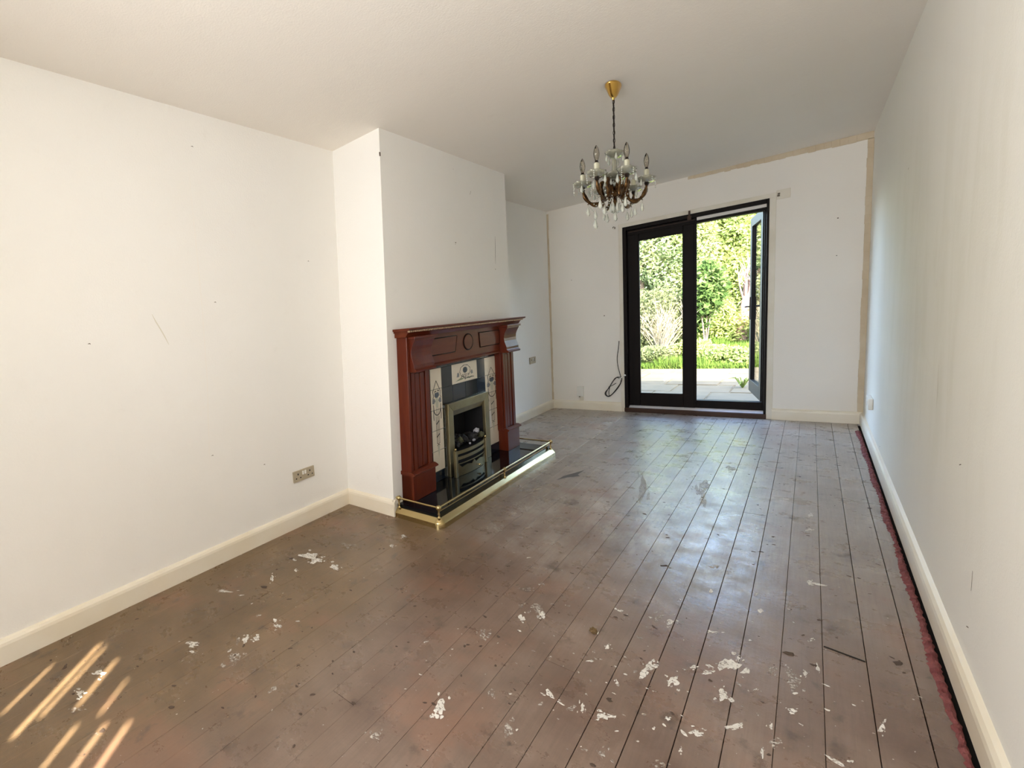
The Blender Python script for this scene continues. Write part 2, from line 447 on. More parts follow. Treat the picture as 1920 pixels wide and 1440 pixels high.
MBw = MB().box(-T, 0, YN - T, D + T, -.1, H)
struct(MBw.build('wall_left', 'wall_paint'), 'off-white painted plaster wall left of the fireplace')
struct(MB().box(W, W + T, YN - T, D + T, -.1, H).build('wall_right', 'wall_paint_right'), 'off-white wall with yellowed damp streaks on the right')
# chimney breast with the fire opening left free
Y1, Y2 = 1.9267, 3.7376
m = MB()
m.box(0, CH, Y1, 2.62, 0, H); m.box(0, CH, 3.128, Y2, 0, H); m.box(0, CH, 2.62, 3.128, .56, H); m.box(0, .22, 2.62, 3.128, 0, .56)
struct(m.build('wall_chimney', 'wall_paint', wrp=True), 'projecting chimney breast painted off-white above the fireplace')
# back wall with the patio door opening
DX0, DX1, DZ = .757, 1.863, 2.036
m = MB(); m.box(0, DX0, D, D + T, -.1, H); m.box(DX1, W, D, D + T, -.1, H); m.box(DX0, DX1, D, D + T, DZ, H)
struct(m.build('wall_back', 'wall_paint_back'), 'pale painted wall around the garden doors')
# wall behind the camera with its window
WX0, WX1, WZ0, WZ1 = .18, 2.30, .72, 2.16
m = MB(); m.box(0, WX0, YN - T, YN, -.1, H); m.box(WX1, W, YN - T, YN, -.1, H); m.box(WX0, WX1, YN - T, YN, -.1, WZ0); m.box(WX0, WX1, YN - T, YN, WZ1, H)
struct(m.build('wall_front', 'wall_paint'), 'wall with the front window')
struct(MB().box(-T, W + T, YN - T, D + T, H, H + .15).build('ceiling', 'ceiling_paint'), 'plain off-white painted ceiling')
struct(MB().box(-3.5, W + 6, YN - T, D + T + .02, H + .15, H + .20).build('roof', 'roof_felt'), 'flat roof over the room')  # stretched past the room's sides to hold the terrace in shade
m = MB(); m.box(W + T, W + 6, 4.6, D + T, -.1, H + .15); m.box(-3.5, -T, 4.6, D + T, -.1, H + .15)  # unseen house wings, added to keep sun off the terrace
struct(m.build('wall_shade_wings', 'render_wall'), 'added rendered wall wings shading the terrace')

# skirting boards
SK = [(0, 0), (0, .019), (.078, .020), (.090, .0175), (.099, .011), (.104, 0)]    # (z, offset from wall)
def sk_y(name, xw, sgn, y0, y1, lift=0, label=None):
    m = MB().prism([(z + (lift if i < 2 else 0), xw + sgn * t) for i, (z, t) in enumerate(SK)], 'y', y0, y1)
    return struct(m.build(name, 'skirting_paint', recalc=True), label)
def sk_x(name, yw, sgn, x0, x1, label=None, w=False):
    m = MB().prism([(yw + sgn * t, z) for z, t in SK], 'x', x0, x1)
    return struct(m.build(name, 'skirting_paint', recalc=True, wrp=w), label)
sk_y('baseboard_left', 0, 1, YN, Y1 - .02, label='cream skirting board along the left wall')
sk_x('baseboard_chimney_side', Y1 - .0015, -1, 0, CH + .018, 'cream skirting on the near side of the chimney breast', True)
sk_y('baseboard_chimney_front', CH, 1, Y1 - .038, Y1 + .05, label='short cream skirting return on the chimney breast front')
sk_y('baseboard_alcove', 0, 1, Y2, D, label='cream skirting in the alcove beyond the fireplace')
sk_x('baseboard_back_left', D, -1, 0, .728, 'cream skirting between the alcove and the doors')
sk_x('baseboard_back_right', D, -1, 1.902, W, 'cream skirting right of the doors')
sk_y('baseboard_right', W, -1, YN, D, .007, 'long cream skirting board along the right wall')

# trims: door architraves, bare strips where coving and paper came away
def trim(n, m, mat, label): return struct(m.build('trim_%d' % n, mat, bevel=.0015, seg=1), label)
trim(1, MB().box(.722, DX0, D - .009, D, .0, DZ), 'architrave_paint', 'narrow cream strip left of the doors')
trim(2, MB().box(.722, 1.905, D - .009, D, DZ, DZ + .040), 'architrave_paint', 'narrow cream strip above the doors')
trim(3, MB().box(DX1, 1.905, D - .009, D, .0, DZ), 'architrave_paint', 'narrow cream strip right of the doors')
m = MB(); n_ = 26
for i in range(n_):
    x0 = 1.30 + (W - .002 - 1.30) * i / n_; x1 = 1.30 + (W - .002 - 1.30) * (i + 1) / n_
    d0 = .030 + .028 * (i / n_) + rnd.uniform(-.004, .004)
    m.box(x0, x1, D - .004, D, H - d0, H)
trim(4, m, 'bare_plaster_strip', 'ragged tan strip of bare plaster under the ceiling')
m = MB()
for i in range(30):
    z0 = .104 + (H - .05 - .104) * i / 30; z1 = .104 + (H - .05 - .104) * (i + 1) / 30
    m.box(W - .034 + rnd.uniform(-.0025, .0025), W, D - .004, D, z0, z1)
trim(5, m, 'bare_plaster_strip', 'tan strip of bare plaster in the right corner')
m = MB()
for i in range(24):
    z0 = .104 + (H - .03 - .104) * i / 24; z1 = .104 + (H - .03 - .104) * (i + 1) / 24
    m.box(0, .020 + rnd.uniform(-.003, .003), D - .004, D, z0, z1)
trim(6, m, 'bare_plaster_strip', 'thin tan strip of bare plaster in the alcove corner')
trim(7, MB().box(1.905, 1.991, D - .005, D, 2.010, 2.092), 'architrave_paint', 'pale rectangular patch plate at the upper right of the doors')

# ------------------------------------------------------------------ garden doors
dr = thing('door_1', 'dark brown glazed double garden doors, right leaf standing open outwards', None, (1.31, D, 0), kind='structure')
fr = MB(); fr.box(DX0, .789, D - .012, D + .14, 0.0, DZ); fr.build('jamb', 'door_wood', dr, bevel=.003)
fr = MB(); fr.box(1.846, DX1, D - .012, D + .14, 0.0, DZ); fr.box(1.832, 1.846, D + .03, D + .06, .15, 1.97); fr.build('jamb', 'door_wood', dr, bevel=.003)
fr = MB(); fr.box(.789, 1.846, D - .012, D + .14, 1.996, DZ); fr.box(.789, 1.846, D + .045, D + .14, 1.944, 1.996); fr.build('head', 'door_wood', dr, bevel=.003)
MB().box(1.365, 1.846, D + .012, D + .046, 1.968, 1.9955).build('head_strip', 'pale_strip', dr)  # pale strip below the head, right half only
MB().box(.80, 1.345, D + .030, D + .046, 1.975, 1.982).build('head_strip', 'threshold_wood', dr)
MB().box(.755, 1.865, D - .022, D + .012, 0, .046).build('threshold', 'threshold_wood', dr, bevel=.004)
m = MB().hexa([(.789, D + .012, 0), (1.846, D + .012, 0), (1.846, D + .062, 0), (.789, D + .062, 0), (.789, D + .012, .046), (1.846, D + .012, .046), (1.846, D + .062, .066), (.789, D + .062, .066)])
m.build('sill', 'sill_metal', dr)
MB().box(1.352, 1.846, D + .062, D + .14, 0, .146).build('upstand', 'door_wood', dr, bevel=.003)
MB().box(1.306, 1.320, D - .026, D - .012, 1.985, 2.068).box(1.298, 1.328, D - .020, D - .012, 1.980, 2.020).build('bolt', 'threshold_wood', dr)
# closed leaf
y0, y1 = D + .050, D + .094
lf = MB(); lf.box(.789, .888, y0, y1, .066, 1.964); lf.box(1.254, 1.352, y0, y1, .066, 1.964)
lf.box(.888, 1.254, y0, y1, 1.874, 1.964); lf.box(.888, 1.254, y0, y1, .066, .206)
cl = lf.build('closed_leaf', 'door_wood', dr, bevel=.004)
MB().box(.886, 1.256, D + .070, D + .075, .204, 1.876).build('pane', 'pane_glass', cl)
m = MB(); m.box(.884, .892, y0 - .003, y0 + .012, .206, 1.874); m.box(1.250, 1.257, y0 - .003, y0 + .012, .206, 1.874); m.box(.892, 1.250, y0 - .003, y0 + .012, 1.868, 1.877); m.box(.892, 1.250, y0 - .003, y0 + .012, .203, .211)
m.build('glazing_bead', 'sill_metal' if False else 'door_wood', cl)
# rebate strip on meeting stile
MB().box(1.340, 1.362, y0 - .012, y0, .09, 1.96).build('meeting_strip', 'door_wood', cl, bevel=.003)
# open leaf, hinged on the right jamb and swung outwards
hp = Vector((1.838, D + .10, 0)); fe = Vector((1.712, 6.60, 0)); L = (fe - hp).length; u = (fe - hp).normalized(); nrm = Vector((-u.y, u.x, 0))
def lb(m, a0, a1, t0, t1, z0, z1):
    P = lambda a, t, z: tuple(hp + u * a + nrm * t + Vector((0, 0, z)))
    m.hexa([P(a0, t0, z0), P(a1, t0, z0), P(a1, t1, z0), P(a0, t1, z0), P(a0, t0, z1), P(a1, t0, z1), P(a1, t1, z1), P(a0, t1, z1)])
m = MB(); th = .020
lb(m, 0, .10, -th, th, .15, 1.975); lb(m, L - .10, L, -th, th, .15, 1.975); lb(m, .10, L - .10, -th, th, 1.885, 1.975); lb(m, .10, L - .10, -th, th, .15, .28)
ol = m.build('open_leaf', 'door_wood', dr, bevel=.003, recalc=True)
m = MB(); lb(m, .098, L - .098, -.003, .003, .278, 1.887); m.build('pane', 'pane_glass', ol, recalc=True)
m = MB()
for sg in (-1, 1):
    lb(m, L - .075, L - .045, sg * .020, sg * .028, .92, 1.16)
    P = lambda a, t, z: tuple(hp + u * a + nrm * t + Vector((0, 0, z)))
    m.tube([P(L - .06, sg * .024, 1.06), P(L - .06, sg * .06, 1.06), P(L - .065, sg * .065, 1.06), P(L - .17, sg * .065, 1.06)], .008, 8)
m.build('handle', 'chain_metal', ol, recalc=True)

# front window behind the camera: frame, added slotted sheet shaping the sun streaks
wn = thing('window_1', 'front window behind the viewpoint with an added slotted sun mask', None, ((WX0 + WX1) / 2, YN - .05, WZ0), kind='structure')
m = MB(); m.box(WX0, WX1, YN - .12, YN - .08, WZ0, WZ0 + .05); m.box(WX0, WX1, YN - .12, YN - .08, WZ1 - .05, WZ1); m.box(WX0, WX0 + .05, YN - .12, YN - .08, WZ0 + .05, WZ1 - .05); m.box(WX1 - .05, WX1, YN - .12, YN - .08, WZ0 + .05, WZ1 - .05)
m.build('window_frame', 'white_plastic', wn)
SLOTS = [(1.4918, 1.5062, 1.433, 1.599), (1.6348, 1.6592, 1.44, 1.754), (1.6794, 1.6966, 1.514, 1.758), (1.7999, 1.8201, 1.603, 1.766), (1.8681, 1.8839, 1.469, 1.583), (1.9325, 1.9455, 1.642, 1.754), (1.9855, 2.0035, 1.507, 1.646), (2.0779, 2.0981, 1.542, 1.695)]
SLOTS.sort()
yb = YN - .012
m = MB(); xs = WX0 - .01
def mask_strip(x0, x1, z0, z1): m.box(x0, x1, yb - .004, yb, z0, z1)
for a, b2, z0, z1 in SLOTS:
    mask_strip(xs, a, WZ0 - .02, WZ1 + .02); mask_strip(a, b2, WZ0 - .02, z0); mask_strip(a, b2, z1, WZ1 + .02); xs = b2
mask_strip(xs, WX1 + .01, WZ0 - .02, WZ1 + .02)
m.build('streak_mask', 'mask_sheet', wn)

# ------------------------------------------------------------------ paint splashes and stains on the boards
SPLASH = [
(0.945,2.093,0.049,0.036,-0.033,0.072,1),
(0.85,2.93,0.061,0.039,-0.061,0.16,1),
(0.943,2.482,0.065,0.046,-0.041,0.102,1),
(1.323,1.587,0.016,0.014,-0.009,0.025,1),
(1.357,1.667,0.012,0.01,-0.006,0.015,1),
(1.403,1.486,0.033,0.028,-0.013,0.035,1),
(1.436,1.448,0.016,0.014,-0.012,0.033,2),
(1.387,1.374,0.015,0.013,-0.012,0.032,2),
(1.319,1.184,0.014,0.012,-0.02,0.042,1),
(1.379,0.776,0.02,0.019,-0.021,0.035,2),
(1.564,0.837,0.015,0.014,-0.013,0.029,1),
(1.468,0.939,0.011,0.011,-0.009,0.02,1),
(1.671,1.401,0.008,0.007,-0.005,0.02,2),
(1.793,1.379,0.017,0.015,-0.007,0.04,2),
(1.741,1.066,0.018,0.017,-0.005,0.02,2),
(1.875,1.178,0.006,0.006,-0.003,0.013,2),
(1.69,1.062,0.005,0.005,-0.008,0.026,2),
(1.798,1.697,0.017,0.014,-0.004,0.026,2),
(1.766,1.709,0.014,0.012,-0.004,0.027,1),
(1.861,1.359,0.016,0.015,-0.005,0.032,2),
(1.936,1.173,0.014,0.013,-0.003,0.019,2),
(1.969,1.552,0.031,0.027,-0.005,0.058,2),
(1.929,1.471,0.014,0.012,-0.002,0.02,2),
(1.972,1.386,0.016,0.014,-0.003,0.037,2),
(2.007,1.266,0.019,0.018,-0.002,0.021,2),
(1.989,1.608,0.005,0.005,-0.002,0.018,2),
(2.066,1.609,0.011,0.01,-0.001,0.029,1),
(2.11,1.591,0.023,0.021,-0.001,0.078,1),
(2.113,1.434,0.014,0.013,0,0.018,2),
(2.136,1.65,0.008,0.007,0,0.017,2),
(2.162,1.702,0.006,0.006,0,0.03,2),
(2.149,1.872,0.007,0.006,0,0.017,2),
(2.002,2.103,0.014,0.011,-0.002,0.033,1),
(2.145,2.328,0.012,0.009,0,0.03,2),
(2.141,2.945,0.02,0.016,0,0.022,2),
(2.147,3.181,0.011,0.008,0,0.062,2),
(1.775,0.932,0.01,0.009,-0.005,0.021,1),
(1.917,1.081,0.004,0.004,-0.002,0.013,2),
(1.889,0.995,0.013,0.013,-0.003,0.012,1),
(2.037,1.474,0.005,0.004,0,0.007,2),
(2.075,1.33,0.006,0.005,-0.001,0.016,2),
(1.739,1.235,0.006,0.005,-0.004,0.017,2),
(1.915,1.721,0.018,0.016,-0.001,0.009,2),
(1.909,2.25,0.015,0.012,-0.002,0.019,1),
(1.252,2.092,0.015,0.011,-0.009,0.028,1),
(1.397,2.409,0.02,0.014,-0.007,0.025,1),
(2.064,1.209,0.004,0.004,-0.002,0.024,2),
(2.092,2.069,0.006,0.005,-0.002,0.063,1),
(2.086,1.271,0.014,0.013,-0.001,0.031,1),
(1.697,3.368,0.033,0.022,-0.029,0.245,1),
(1.859,2.265,0.023,0.018,-0.003,0.026,1),
(1.2,2.615,0.045,0.031,-0.012,0.04,1),
(1.422,3.186,0.03,0.019,-0.064,0.329,1),
(0.906,3.529,0.045,0.027,-0.016,0.051,1),
(1.778,3.908,0.031,0.019,-0.008,0.099,1),
(2.275,1.51,0.007,0.008,0.002,0.035,2),
(1.893,1.468,0.008,0.008,-0.002,0.014,2),
(0.338,1.19,0.054,0.042,-0.037,0.035,2),
(0.412,1.186,0.028,0.023,-0.026,0.026,2),
(0.529,1.192,0.023,0.018,-0.027,0.029,2),
(0.358,0.915,0.013,0.011,-0.025,0.021,2),
(0.395,1.041,0.009,0.008,-0.013,0.011,2),
(0.638,0.551,0.017,0.016,-0.02,0.015,2),
(0.667,0.586,0.017,0.015,-0.017,0.012,2),
(0.673,0.693,0.016,0.014,-0.015,0.012,2),
(0.635,0.709,0.011,0.009,-0.012,0.01,2),
(0.553,0.683,0.01,0.008,-0.006,0.005,2),
(0.268,0.687,0.039,0.033,-0.011,0.008,2),
(0.492,0.388,0.032,0.028,-0.019,0.011,2),
(0.534,0.365,0.01,0.009,-0.009,0.005,2),
(0.713,0.77,0.009,0.008,-0.004,0.004,2),
(0.36,0.722,0.017,0.015,-0.006,0.005,2),
(0.366,0.063,0.02,0.019,-0.025,0.009,2),
(0.42,-0.024,0.019,0.017,-0.023,0.006,2),
(0.484,-0.057,0.024,0.022,-0.013,0.003,1),
(0.601,1.695,0.015,0.011,-0.012,0.017,2),
(0.619,1.554,0.014,0.011,-0.012,0.016,2),
(0.695,0.459,0.029,0.026,-0.037,0.024,1),
(1.295,0.559,0.015,0.014,-0.014,0.018,1),
(0.415,1.413,0.035,0.027,-0.018,0.02,1),
]
m1 = MB(); m2 = MB(); rs = random.Random(11)
for (cx, cy, ax, ay, bx, by, k) in SPLASH:
    tgt = m2 if k == 2 else m1
    z = .0002 if k == 2 else .0001
    tgt.blob2d(cx, cy, (ax * .62, ay * .62), (bx * .62, by * .62), z, .0007, rs, 16, .5)
    for _ in range(rs.randint(3, 7)):
        t, r = rs.uniform(0, 2 * PI), rs.uniform(.5, 1.5); q = rs.uniform(.08, .30)
        tgt.blob2d(cx + (ax * math.cos(t) + bx * math.sin(t)) * r, cy + (ay * math.cos(t) + by * math.sin(t)) * r, (ax * q, ay * q), (bx * q, by * q), z, .0006, rs, 9, .4)
for _ in range(260):                                  # small flicks of paint, thicker in the right foreground
    if rs.random() < .62: x, y = rs.gauss(1.85, .28), rs.gauss(1.35, .42)
    else: x, y = rs.uniform(.3, 2.35), rs.uniform(-.2, 5.3)
    if not (.05 < x < 2.36) or (x < .76 and 1.86 < y < 3.75): continue
    s = rs.uniform(.0012, .0048) * (1 if rs.random() < .85 else 2); a = rs.uniform(0, PI); e = rs.uniform(1, 2.6)
    (m2 if rs.random() < .5 else m1).blob2d(x, y, (s * e * math.cos(a), s * e * math.sin(a)), (-s * math.sin(a), s * math.cos(a)), .0002, .0006, rs, 8, .4)
tag(m2.build('paint_splash', 'paint_splash_white', fl), kind='stuff')
tag(m1.build('worn_paint_film', 'paint_splash_worn', fl), kind='stuff')
m3 = MB()
for _ in range(520):
    x, y = rs.uniform(.1, 2.39), rs.uniform(-.2, 5.6)
    if x < .76 and 1.86 < y < 3.75: continue
    s = rs.uniform(.0015, .0055) * (1 if rs.random() < .9 else 2); a = rs.uniform(0, PI); e = rs.uniform(1, 2)
    m3.blob2d(x, y, (s * e * math.cos(a), s * e * math.sin(a)), (-s * math.sin(a), s * math.cos(a)), .0001, .0010, rs, 7, .4)
tag(m3.build('dark_speck', 'dark_stain', fl), kind='stuff')
MB().add([(.945,3.07,.0012),(.985,3.17,.0012),(1.045,3.24,.0012),(1.022,3.27,.0012),(1.030,3.40,.0012),(.985,3.27,.0012),(.955,3.19,.0012)], [tuple(range(7))]).build('grey_patch', 'grey_stain', fl)
m4 = MB()
m4.hexa([(2.176, 1.846, .0), (2.262, 1.826, .0), (2.262, 1.832, .0), (2.176, 1.852, .0), (2.176, 1.846, .002), (2.262, 1.826, .002), (2.262, 1.832, .002), (2.176, 1.852, .002)])
m4.build('split_joint', 'subfloor_dark', fl)

# ================================================================== FIREPLACE
HZ = .075                                        # hearth top
hearth = thing('hearth', 'polished black hearth slab in front of the fireplace', 'hearth', (.52, 2.8, 0))
MB().box(CH + .0005, .668, 1.945, 3.70, 0.0005, HZ).build('slab', 'black_granite', hearth, wrp=False, bevel=.004)

sr = thing('fireplace_surround', 'dark red mahogany fireplace surround with carved frieze and dentil mantel shelf', 'fireplace', (.43, 2.81, HZ))
XW = CH + .0008
def P(name, m, mat='mahogany', parent=sr, bevel=.003, **kw): return m.build(name, mat, parent, wrp=True, bevel=bevel, **kw)
# mantel shelf with moulded edge, dentils beneath
sh = P('mantel_shelf', MB().prism([(1.168, XW), (1.168, .498), (1.172, .509), (1.178, .512), (1.183, .507), (1.183, XW)], 'y', 1.985, 3.748), 'mahogany_horizontal', recalc=True, bevel=.001)
P('bed_moulding', MB().prism([(1.128, XW), (1.128, .470), (1.138, .476), (1.150, .484), (1.157, .494), (1.157, XW)], 'y', 2.005, 3.700), 'mahogany_horizontal', recalc=True, bevel=0)
P('dentil_rail', MB().box(XW, .490, 1.995, 3.725, 1.157, 1.168), 'mahogany_horizontal', bevel=0)
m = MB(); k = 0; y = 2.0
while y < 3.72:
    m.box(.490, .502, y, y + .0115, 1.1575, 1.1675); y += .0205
tag(P('dentils', m, 'dentil_tan', bevel=0), kind='stuff')
# frieze
fz = P('frieze', MB().box(XW, .436, 2.27, 3.405, .915, 1.128), 'mahogany_horizontal')
def plate(poly, x0, x1, inset=.006):
    m = MB(); n = len(poly); cy = sum(p[0] for p in poly) / n; cz = sum(p[1] for p in poly) / n
    def ins(p):
        dy, dz = cy - p[0], cz - p[1]; l = math.hypot(dy, dz); return (p[0] + dy / l * inset, p[1] + dz / l * inset)
    vs = [(x0, a, b) for a, b in poly] + [(x1, *ins(q)) for q in poly]
    m.add(vs, [tuple(n + i for i in range(n))] + [(i, (i + 1) % n, n + (i + 1) % n, n + i) for i in range(n)])
    return m
def groove(poly, r=.0055):
    return MB().tube([(.4368, a, b) for a, b in poly], r, 6, closed=True)
TL = [(2.30, 1.092), (2.70, 1.095), (2.668, .983), (2.30, .983)]
TR = [(3.04, 1.093), (3.39, 1.093), (3.39, .983), (3.052, .983)]
OV = [(2.867 + .070 * math.cos(2 * PI * i / 28), 1.038 + .058 * math.sin(2 * PI * i / 28)) for i in range(28)]
for poly in (TL, TR, OV):
    pl = P('carved_panel', plate(poly, .436, .4415), 'mahogany_horizontal', fz, bevel=0, recalc=True)
    P('carved_groove', groove(poly), 'door_wood', fz, bevel=0, smooth=True)
P('lower_moulding', MB().prism([(.905, XW), (.905, .444), (.911, .449), (.918, .449), (.924, .443), (.930, .4365), (.930, XW)], 'y', 2.27, 3.405), 'mahogany_horizontal', recalc=True, bevel=0)
# side boards
P('side_board', MB().box(XW, .464, 2.022, 2.048, HZ, 1.128))
P('side_board', MB().box(XW, .452, 3.592, 3.602, HZ, 1.128))
# pilasters with fluted fronts and plinths, corbels above
def pilaster(y0, y1):
    m = MB(); m.box(XW, .447, y0 - .016, y1, .255, .905)
    n = 3; w = (y1 - y0)
    m.box(.447, .460, y0, y0 + .035, .262, .900); m.box(.447, .460, y1 - .045, y1, .262, .900)
    P('pilaster', m, 'mahogany', bevel=.002)
    a0, a1 = y0 + .046, y1 - .056
    P('fluted_panel', MB().box(.446, .456, a0, a0 + (a1 - a0) * .46, .275, .890), 'mahogany', bevel=.004, seg=3)
    P('fluted_panel', MB().box(.446, .456, a0 + (a1 - a0) * .54, a1, .275, .890), 'mahogany', bevel=.004, seg=3)
    yo0, yo1 = (2.022 if y0 < 2.5 else y0 - .004), (y1 + .006 if y0 < 2.5 else 3.614)
    P('plinth', MB().box(XW, .476, yo0, yo1, HZ, .246))
    P('plinth_moulding', MB().prism([(.244, XW), (.244, .486), (.249, .491), (.256, .490), (.262, .480), (.268, .466), (.268, XW)], 'y', yo0 - .008, yo1 + .012), 'mahogany', recalc=True, bevel=0)
    # corbel: S-curved block carrying the shelf
    pr = [(.903, XW), (.903, .506), (.914, .510), (.922, .500), (.930, .494), (.948, .494), (.972, .486), (.998, .478), (1.022, .4755), (1.046, .478), (1.066, .484), (1.084, .493), (1.096, .500), (1.101, .504), (1.128, .504), (1.128, XW)]
    cb0, cb1 = (2.050, 2.288) if y0 < 2.5 else (3.392, 3.622)
    P('corbel', MB().prism(pr, 'y', cb0, cb1), 'mahogany', recalc=True, bevel=.0015)
    P('corbel_cap', MB().box(XW, .512, cb0 - .010, cb1 + .018, 1.112, 1.1285), 'mahogany')
pilaster(2.066, 2.276)
pilaster(3.392, 3.592)

# tiled insert: black glazed tiles, two tall picture strips, one picture tile
ti = thing('tiled_insert', 'black glazed tile insert with cream flower picture tiles around the fire', 'tile panel', (.393, 2.9, HZ))
XT0, XT1 = CH + .001, .398
m = MB(); m.box(XT0, .392, 2.30, 2.56, HZ, .93); m.box(XT0, .392, 3.19, 3.412, HZ, .93); m.box(XT0, .392, 2.56, 3.19, .60, .93)
m.build('grout_bed', 'grout', ti, wrp=True)
def tile(y0, y1, z0, z1, mat='black_tile', name='tile'):
    g = .0018
    return MB().box(.392, XT1 if mat != 'cream_tile' else .3985, y0 + g, y1 - g, z0 + g, z1 - g).build(name, mat, ti, wrp=True, bevel=.0015, seg=1)
for a, b2 in zip([2.385, 2.44, 2.627, 2.821, 3.006, 3.20], [2.44, 2.627, 2.821, 3.006, 3.20, 3.411]):
    tile(a, b2, .884, .930, 'blue_black_tile' if rnd.random() < .4 else 'black_tile')
tile(2.532, 2.680, .735, .884); tile(3.066, 3.195, .735, .884, 'blue_black_tile')
for a, b2, mm in ((2.532, 2.680, 'black_tile'), (2.680, 2.870, 'blue_black_tile'), (2.870, 3.060, 'black_tile'), (3.060, 3.195, 'blue_black_tile')): tile(a, b2, .606, .735, mm)
tile(2.302, 2.385, .60, .884); tile(2.302, 2.385, .30, .60); tile(2.302, 2.385, HZ, .30)
zb = [.150, .297, .444, .590, .737, .884]
for a, b2 in zip(zb[:-1], zb[1:]):
    tile(2.385, 2.532, a, b2, 'cream_tile', 'picture_tile'); tile(3.195, 3.411, a, b2, 'cream_tile', 'picture_tile')
    tile(2.532, 2.556, a, b2) if b2 <= .6 else None
tile(2.385, 2.556, HZ, .150, 'blue_black_tile'); tile(3.195, 3.411, HZ, .150, 'blue_black_tile')
ct = tile(2.680, 3.066, .735, .884, 'cream_tile', 'picture_tile')
XM = .3990
def strip(m, pts, w):                              # flat printed line
    for (a, b2) in zip(pts[:-1], pts[1:]):
        dy, dz = b2[0] - a[0], b2[1] - a[1]; l = math.hypot(dy, dz) or 1e-6; ny, nz = -dz / l * w / 2, dy / l * w / 2
        m.add([(XM, a[0] + ny, a[1] + nz), (XM, a[0] - ny, a[1] - nz), (XM, b2[0] - ny, b2[1] - nz), (XM, b2[0] + ny, b2[1] + nz),
               (XM + .0004, a[0] + ny, a[1] + nz), (XM + .0004, a[0] - ny, a[1] - nz), (XM + .0004, b2[0] - ny, b2[1] - nz), (XM + .0004, b2[0] + ny, b2[1] + nz)],
              [(4,5,6,7),(0,1,5,4),(1,2,6,5),(2,3,7,6),(3,0,4,7)])
def fill(m, poly, dx=.0002):
    n = len(poly); m.add([(XM + dx, a, b2) for a, b2 in poly], [tuple(range(n))])
def motif(cy, w, kz):                              # hanging flower garland on a tall picture strip
    bk, gy, gn, sl = MB(), MB(), MB(), MB(); q = w / .147
    Yp = lambda t: cy + t * q
    Z = lambda z: z
    strip(bk, [(Yp(-.047), .725), (Yp(-.002), .797), (Yp(.048), .722)], .0055)
    strip(bk, [(Yp(-.052), .728), (Yp(-.040), .690), (Yp(-.052), .672)], .006); strip(bk, [(Yp(.050), .724), (Yp(.044), .690), (Yp(.056), .672)], .006)
    strip(bk, [(Yp(-.028), .716), (Yp(-.016), .726), (Yp(-.004), .718)], .006); strip(bk, [(Yp(.008), .722), (Yp(.022), .729), (Yp(.034), .718)], .006)
    fill(sl, [(Yp(-.026), .712), (Yp(.026), .714), (Yp(.032), .690), (Yp(.012), .676), (Yp(-.014), .676), (Yp(-.030), .690)])
    fill(gy, [(Yp(-.058), .668), (Yp(-.034), .676), (Yp(-.018), .655), (Yp(-.038), .636), (Yp(-.060), .640)])
    fill(gy, [(Yp(.058), .668), (Yp(.034), .676), (Yp(.018), .655), (Yp(.038), .636), (Yp(.060), .640)])
    fill(gn, [(Yp(-.015), .676), (Yp(.015), .676), (Yp(.021), .645), (Yp(.014), .606), (Yp(-.012), .606), (Yp(-.021), .645)])
    arc = [(Yp(.046 * math.cos(t)), .606 - .054 * math.sin(t)) for t in [PI * i / 10 for i in range(11)]]
    strip(bk, arc, .007)
    for sg in (-1, 1):
        strip(bk, [(Yp(sg * .048), .630), (Yp(sg * .045), .598), (Yp(sg * .050), .560), (Yp(sg * .046), .520)], .0065)
        strip(bk, [(Yp(sg * .010), .604), (Yp(sg * .010), .560)], .002)
        strip(bk, [(Yp(sg * .019), .545), (Yp(sg * .018), .350)], .0035)
        strip(bk, [(Yp(sg * .006), .545), (Yp(sg * .006), .350)], .002)
    for z in (.488, .395): strip(bk, [(Yp(-.020), z), (Yp(.020), z + .022)], .008)
    strip(bk, [(Yp(-.017), .352), (Yp(.017), .334)], .004); strip(bk, [(Yp(-.017), .334), (Yp(.017), .352)], .004)
    fill(gn, [(Yp(-.014), .335), (Yp(.014), .335), (Yp(.008), .285), (Yp(0), .245), (Yp(-.007), .285)])
    for mm, mt in ((bk, 'motif_black'), (gy, 'motif_grey'), (gn, 'motif_pale'), (sl, 'motif_slate')): tag(mm.build('printed_motif', mt, ti, wrp=True), kind='stuff')
motif(2.457, .147, 1); motif(3.303, .205, 1)
# rose on the centre tile
bk, gy, gn, sl = MB(), MB(), MB(), MB(); cy, cz = 2.874, .822
ring = [(cy + (.078 + .006 * (i % 2)) * math.cos(2 * PI * i / 18), cz - .004 + (.044 + .003 * (i % 2)) * math.sin(2 * PI * i / 18)) for i in range(19)]
for i in range(0, 18):
    if i not in (13, 14): strip(bk, [ring[i], ring[i + 1]], .0052 if i % 2 else .0038)
fill(sl, [(cy + .036 * math.cos(2 * PI * i / 14), cz + .004 + .023 * math.sin(2 * PI * i / 14)) for i in range(14)])
for t in (-.018, 0, .018): strip(bk, [(cy + t - .01, cz + .018), (cy + t + .008, cz), (cy + t, cz - .014)], .004)
strip(bk, [(cy, cz - .022), (cy - .004, .752)], .006); strip(bk, [(cy + .030, cz - .030), (cy - .002, .756)], .004); strip(bk, [(cy - .034, cz - .030), (cy - .006, .756)], .004)
fill(gy, [(cy - .130, .782), (cy - .118, .812), (cy - .102, .816), (cy - .090, .800), (cy - .094, .782)])
fill(gy, [(cy + .122, .788), (cy + .112, .814), (cy + .096, .816), (cy + .086, .800), (cy + .090, .784)])
fill(gn, [(cy - .150, .752), (cy - .080, .770), (cy - .012, .766), (cy - .050, .757)]); fill(gn, [(cy + .006, .758), (cy + .05, .768), (cy + .140, .762), (cy + .07, .756)])
strip(bk, [(cy + .010, .757), (cy + .04, .768), (cy + .06, .758), (cy + .09, .766), (cy + .135, .760)], .005)
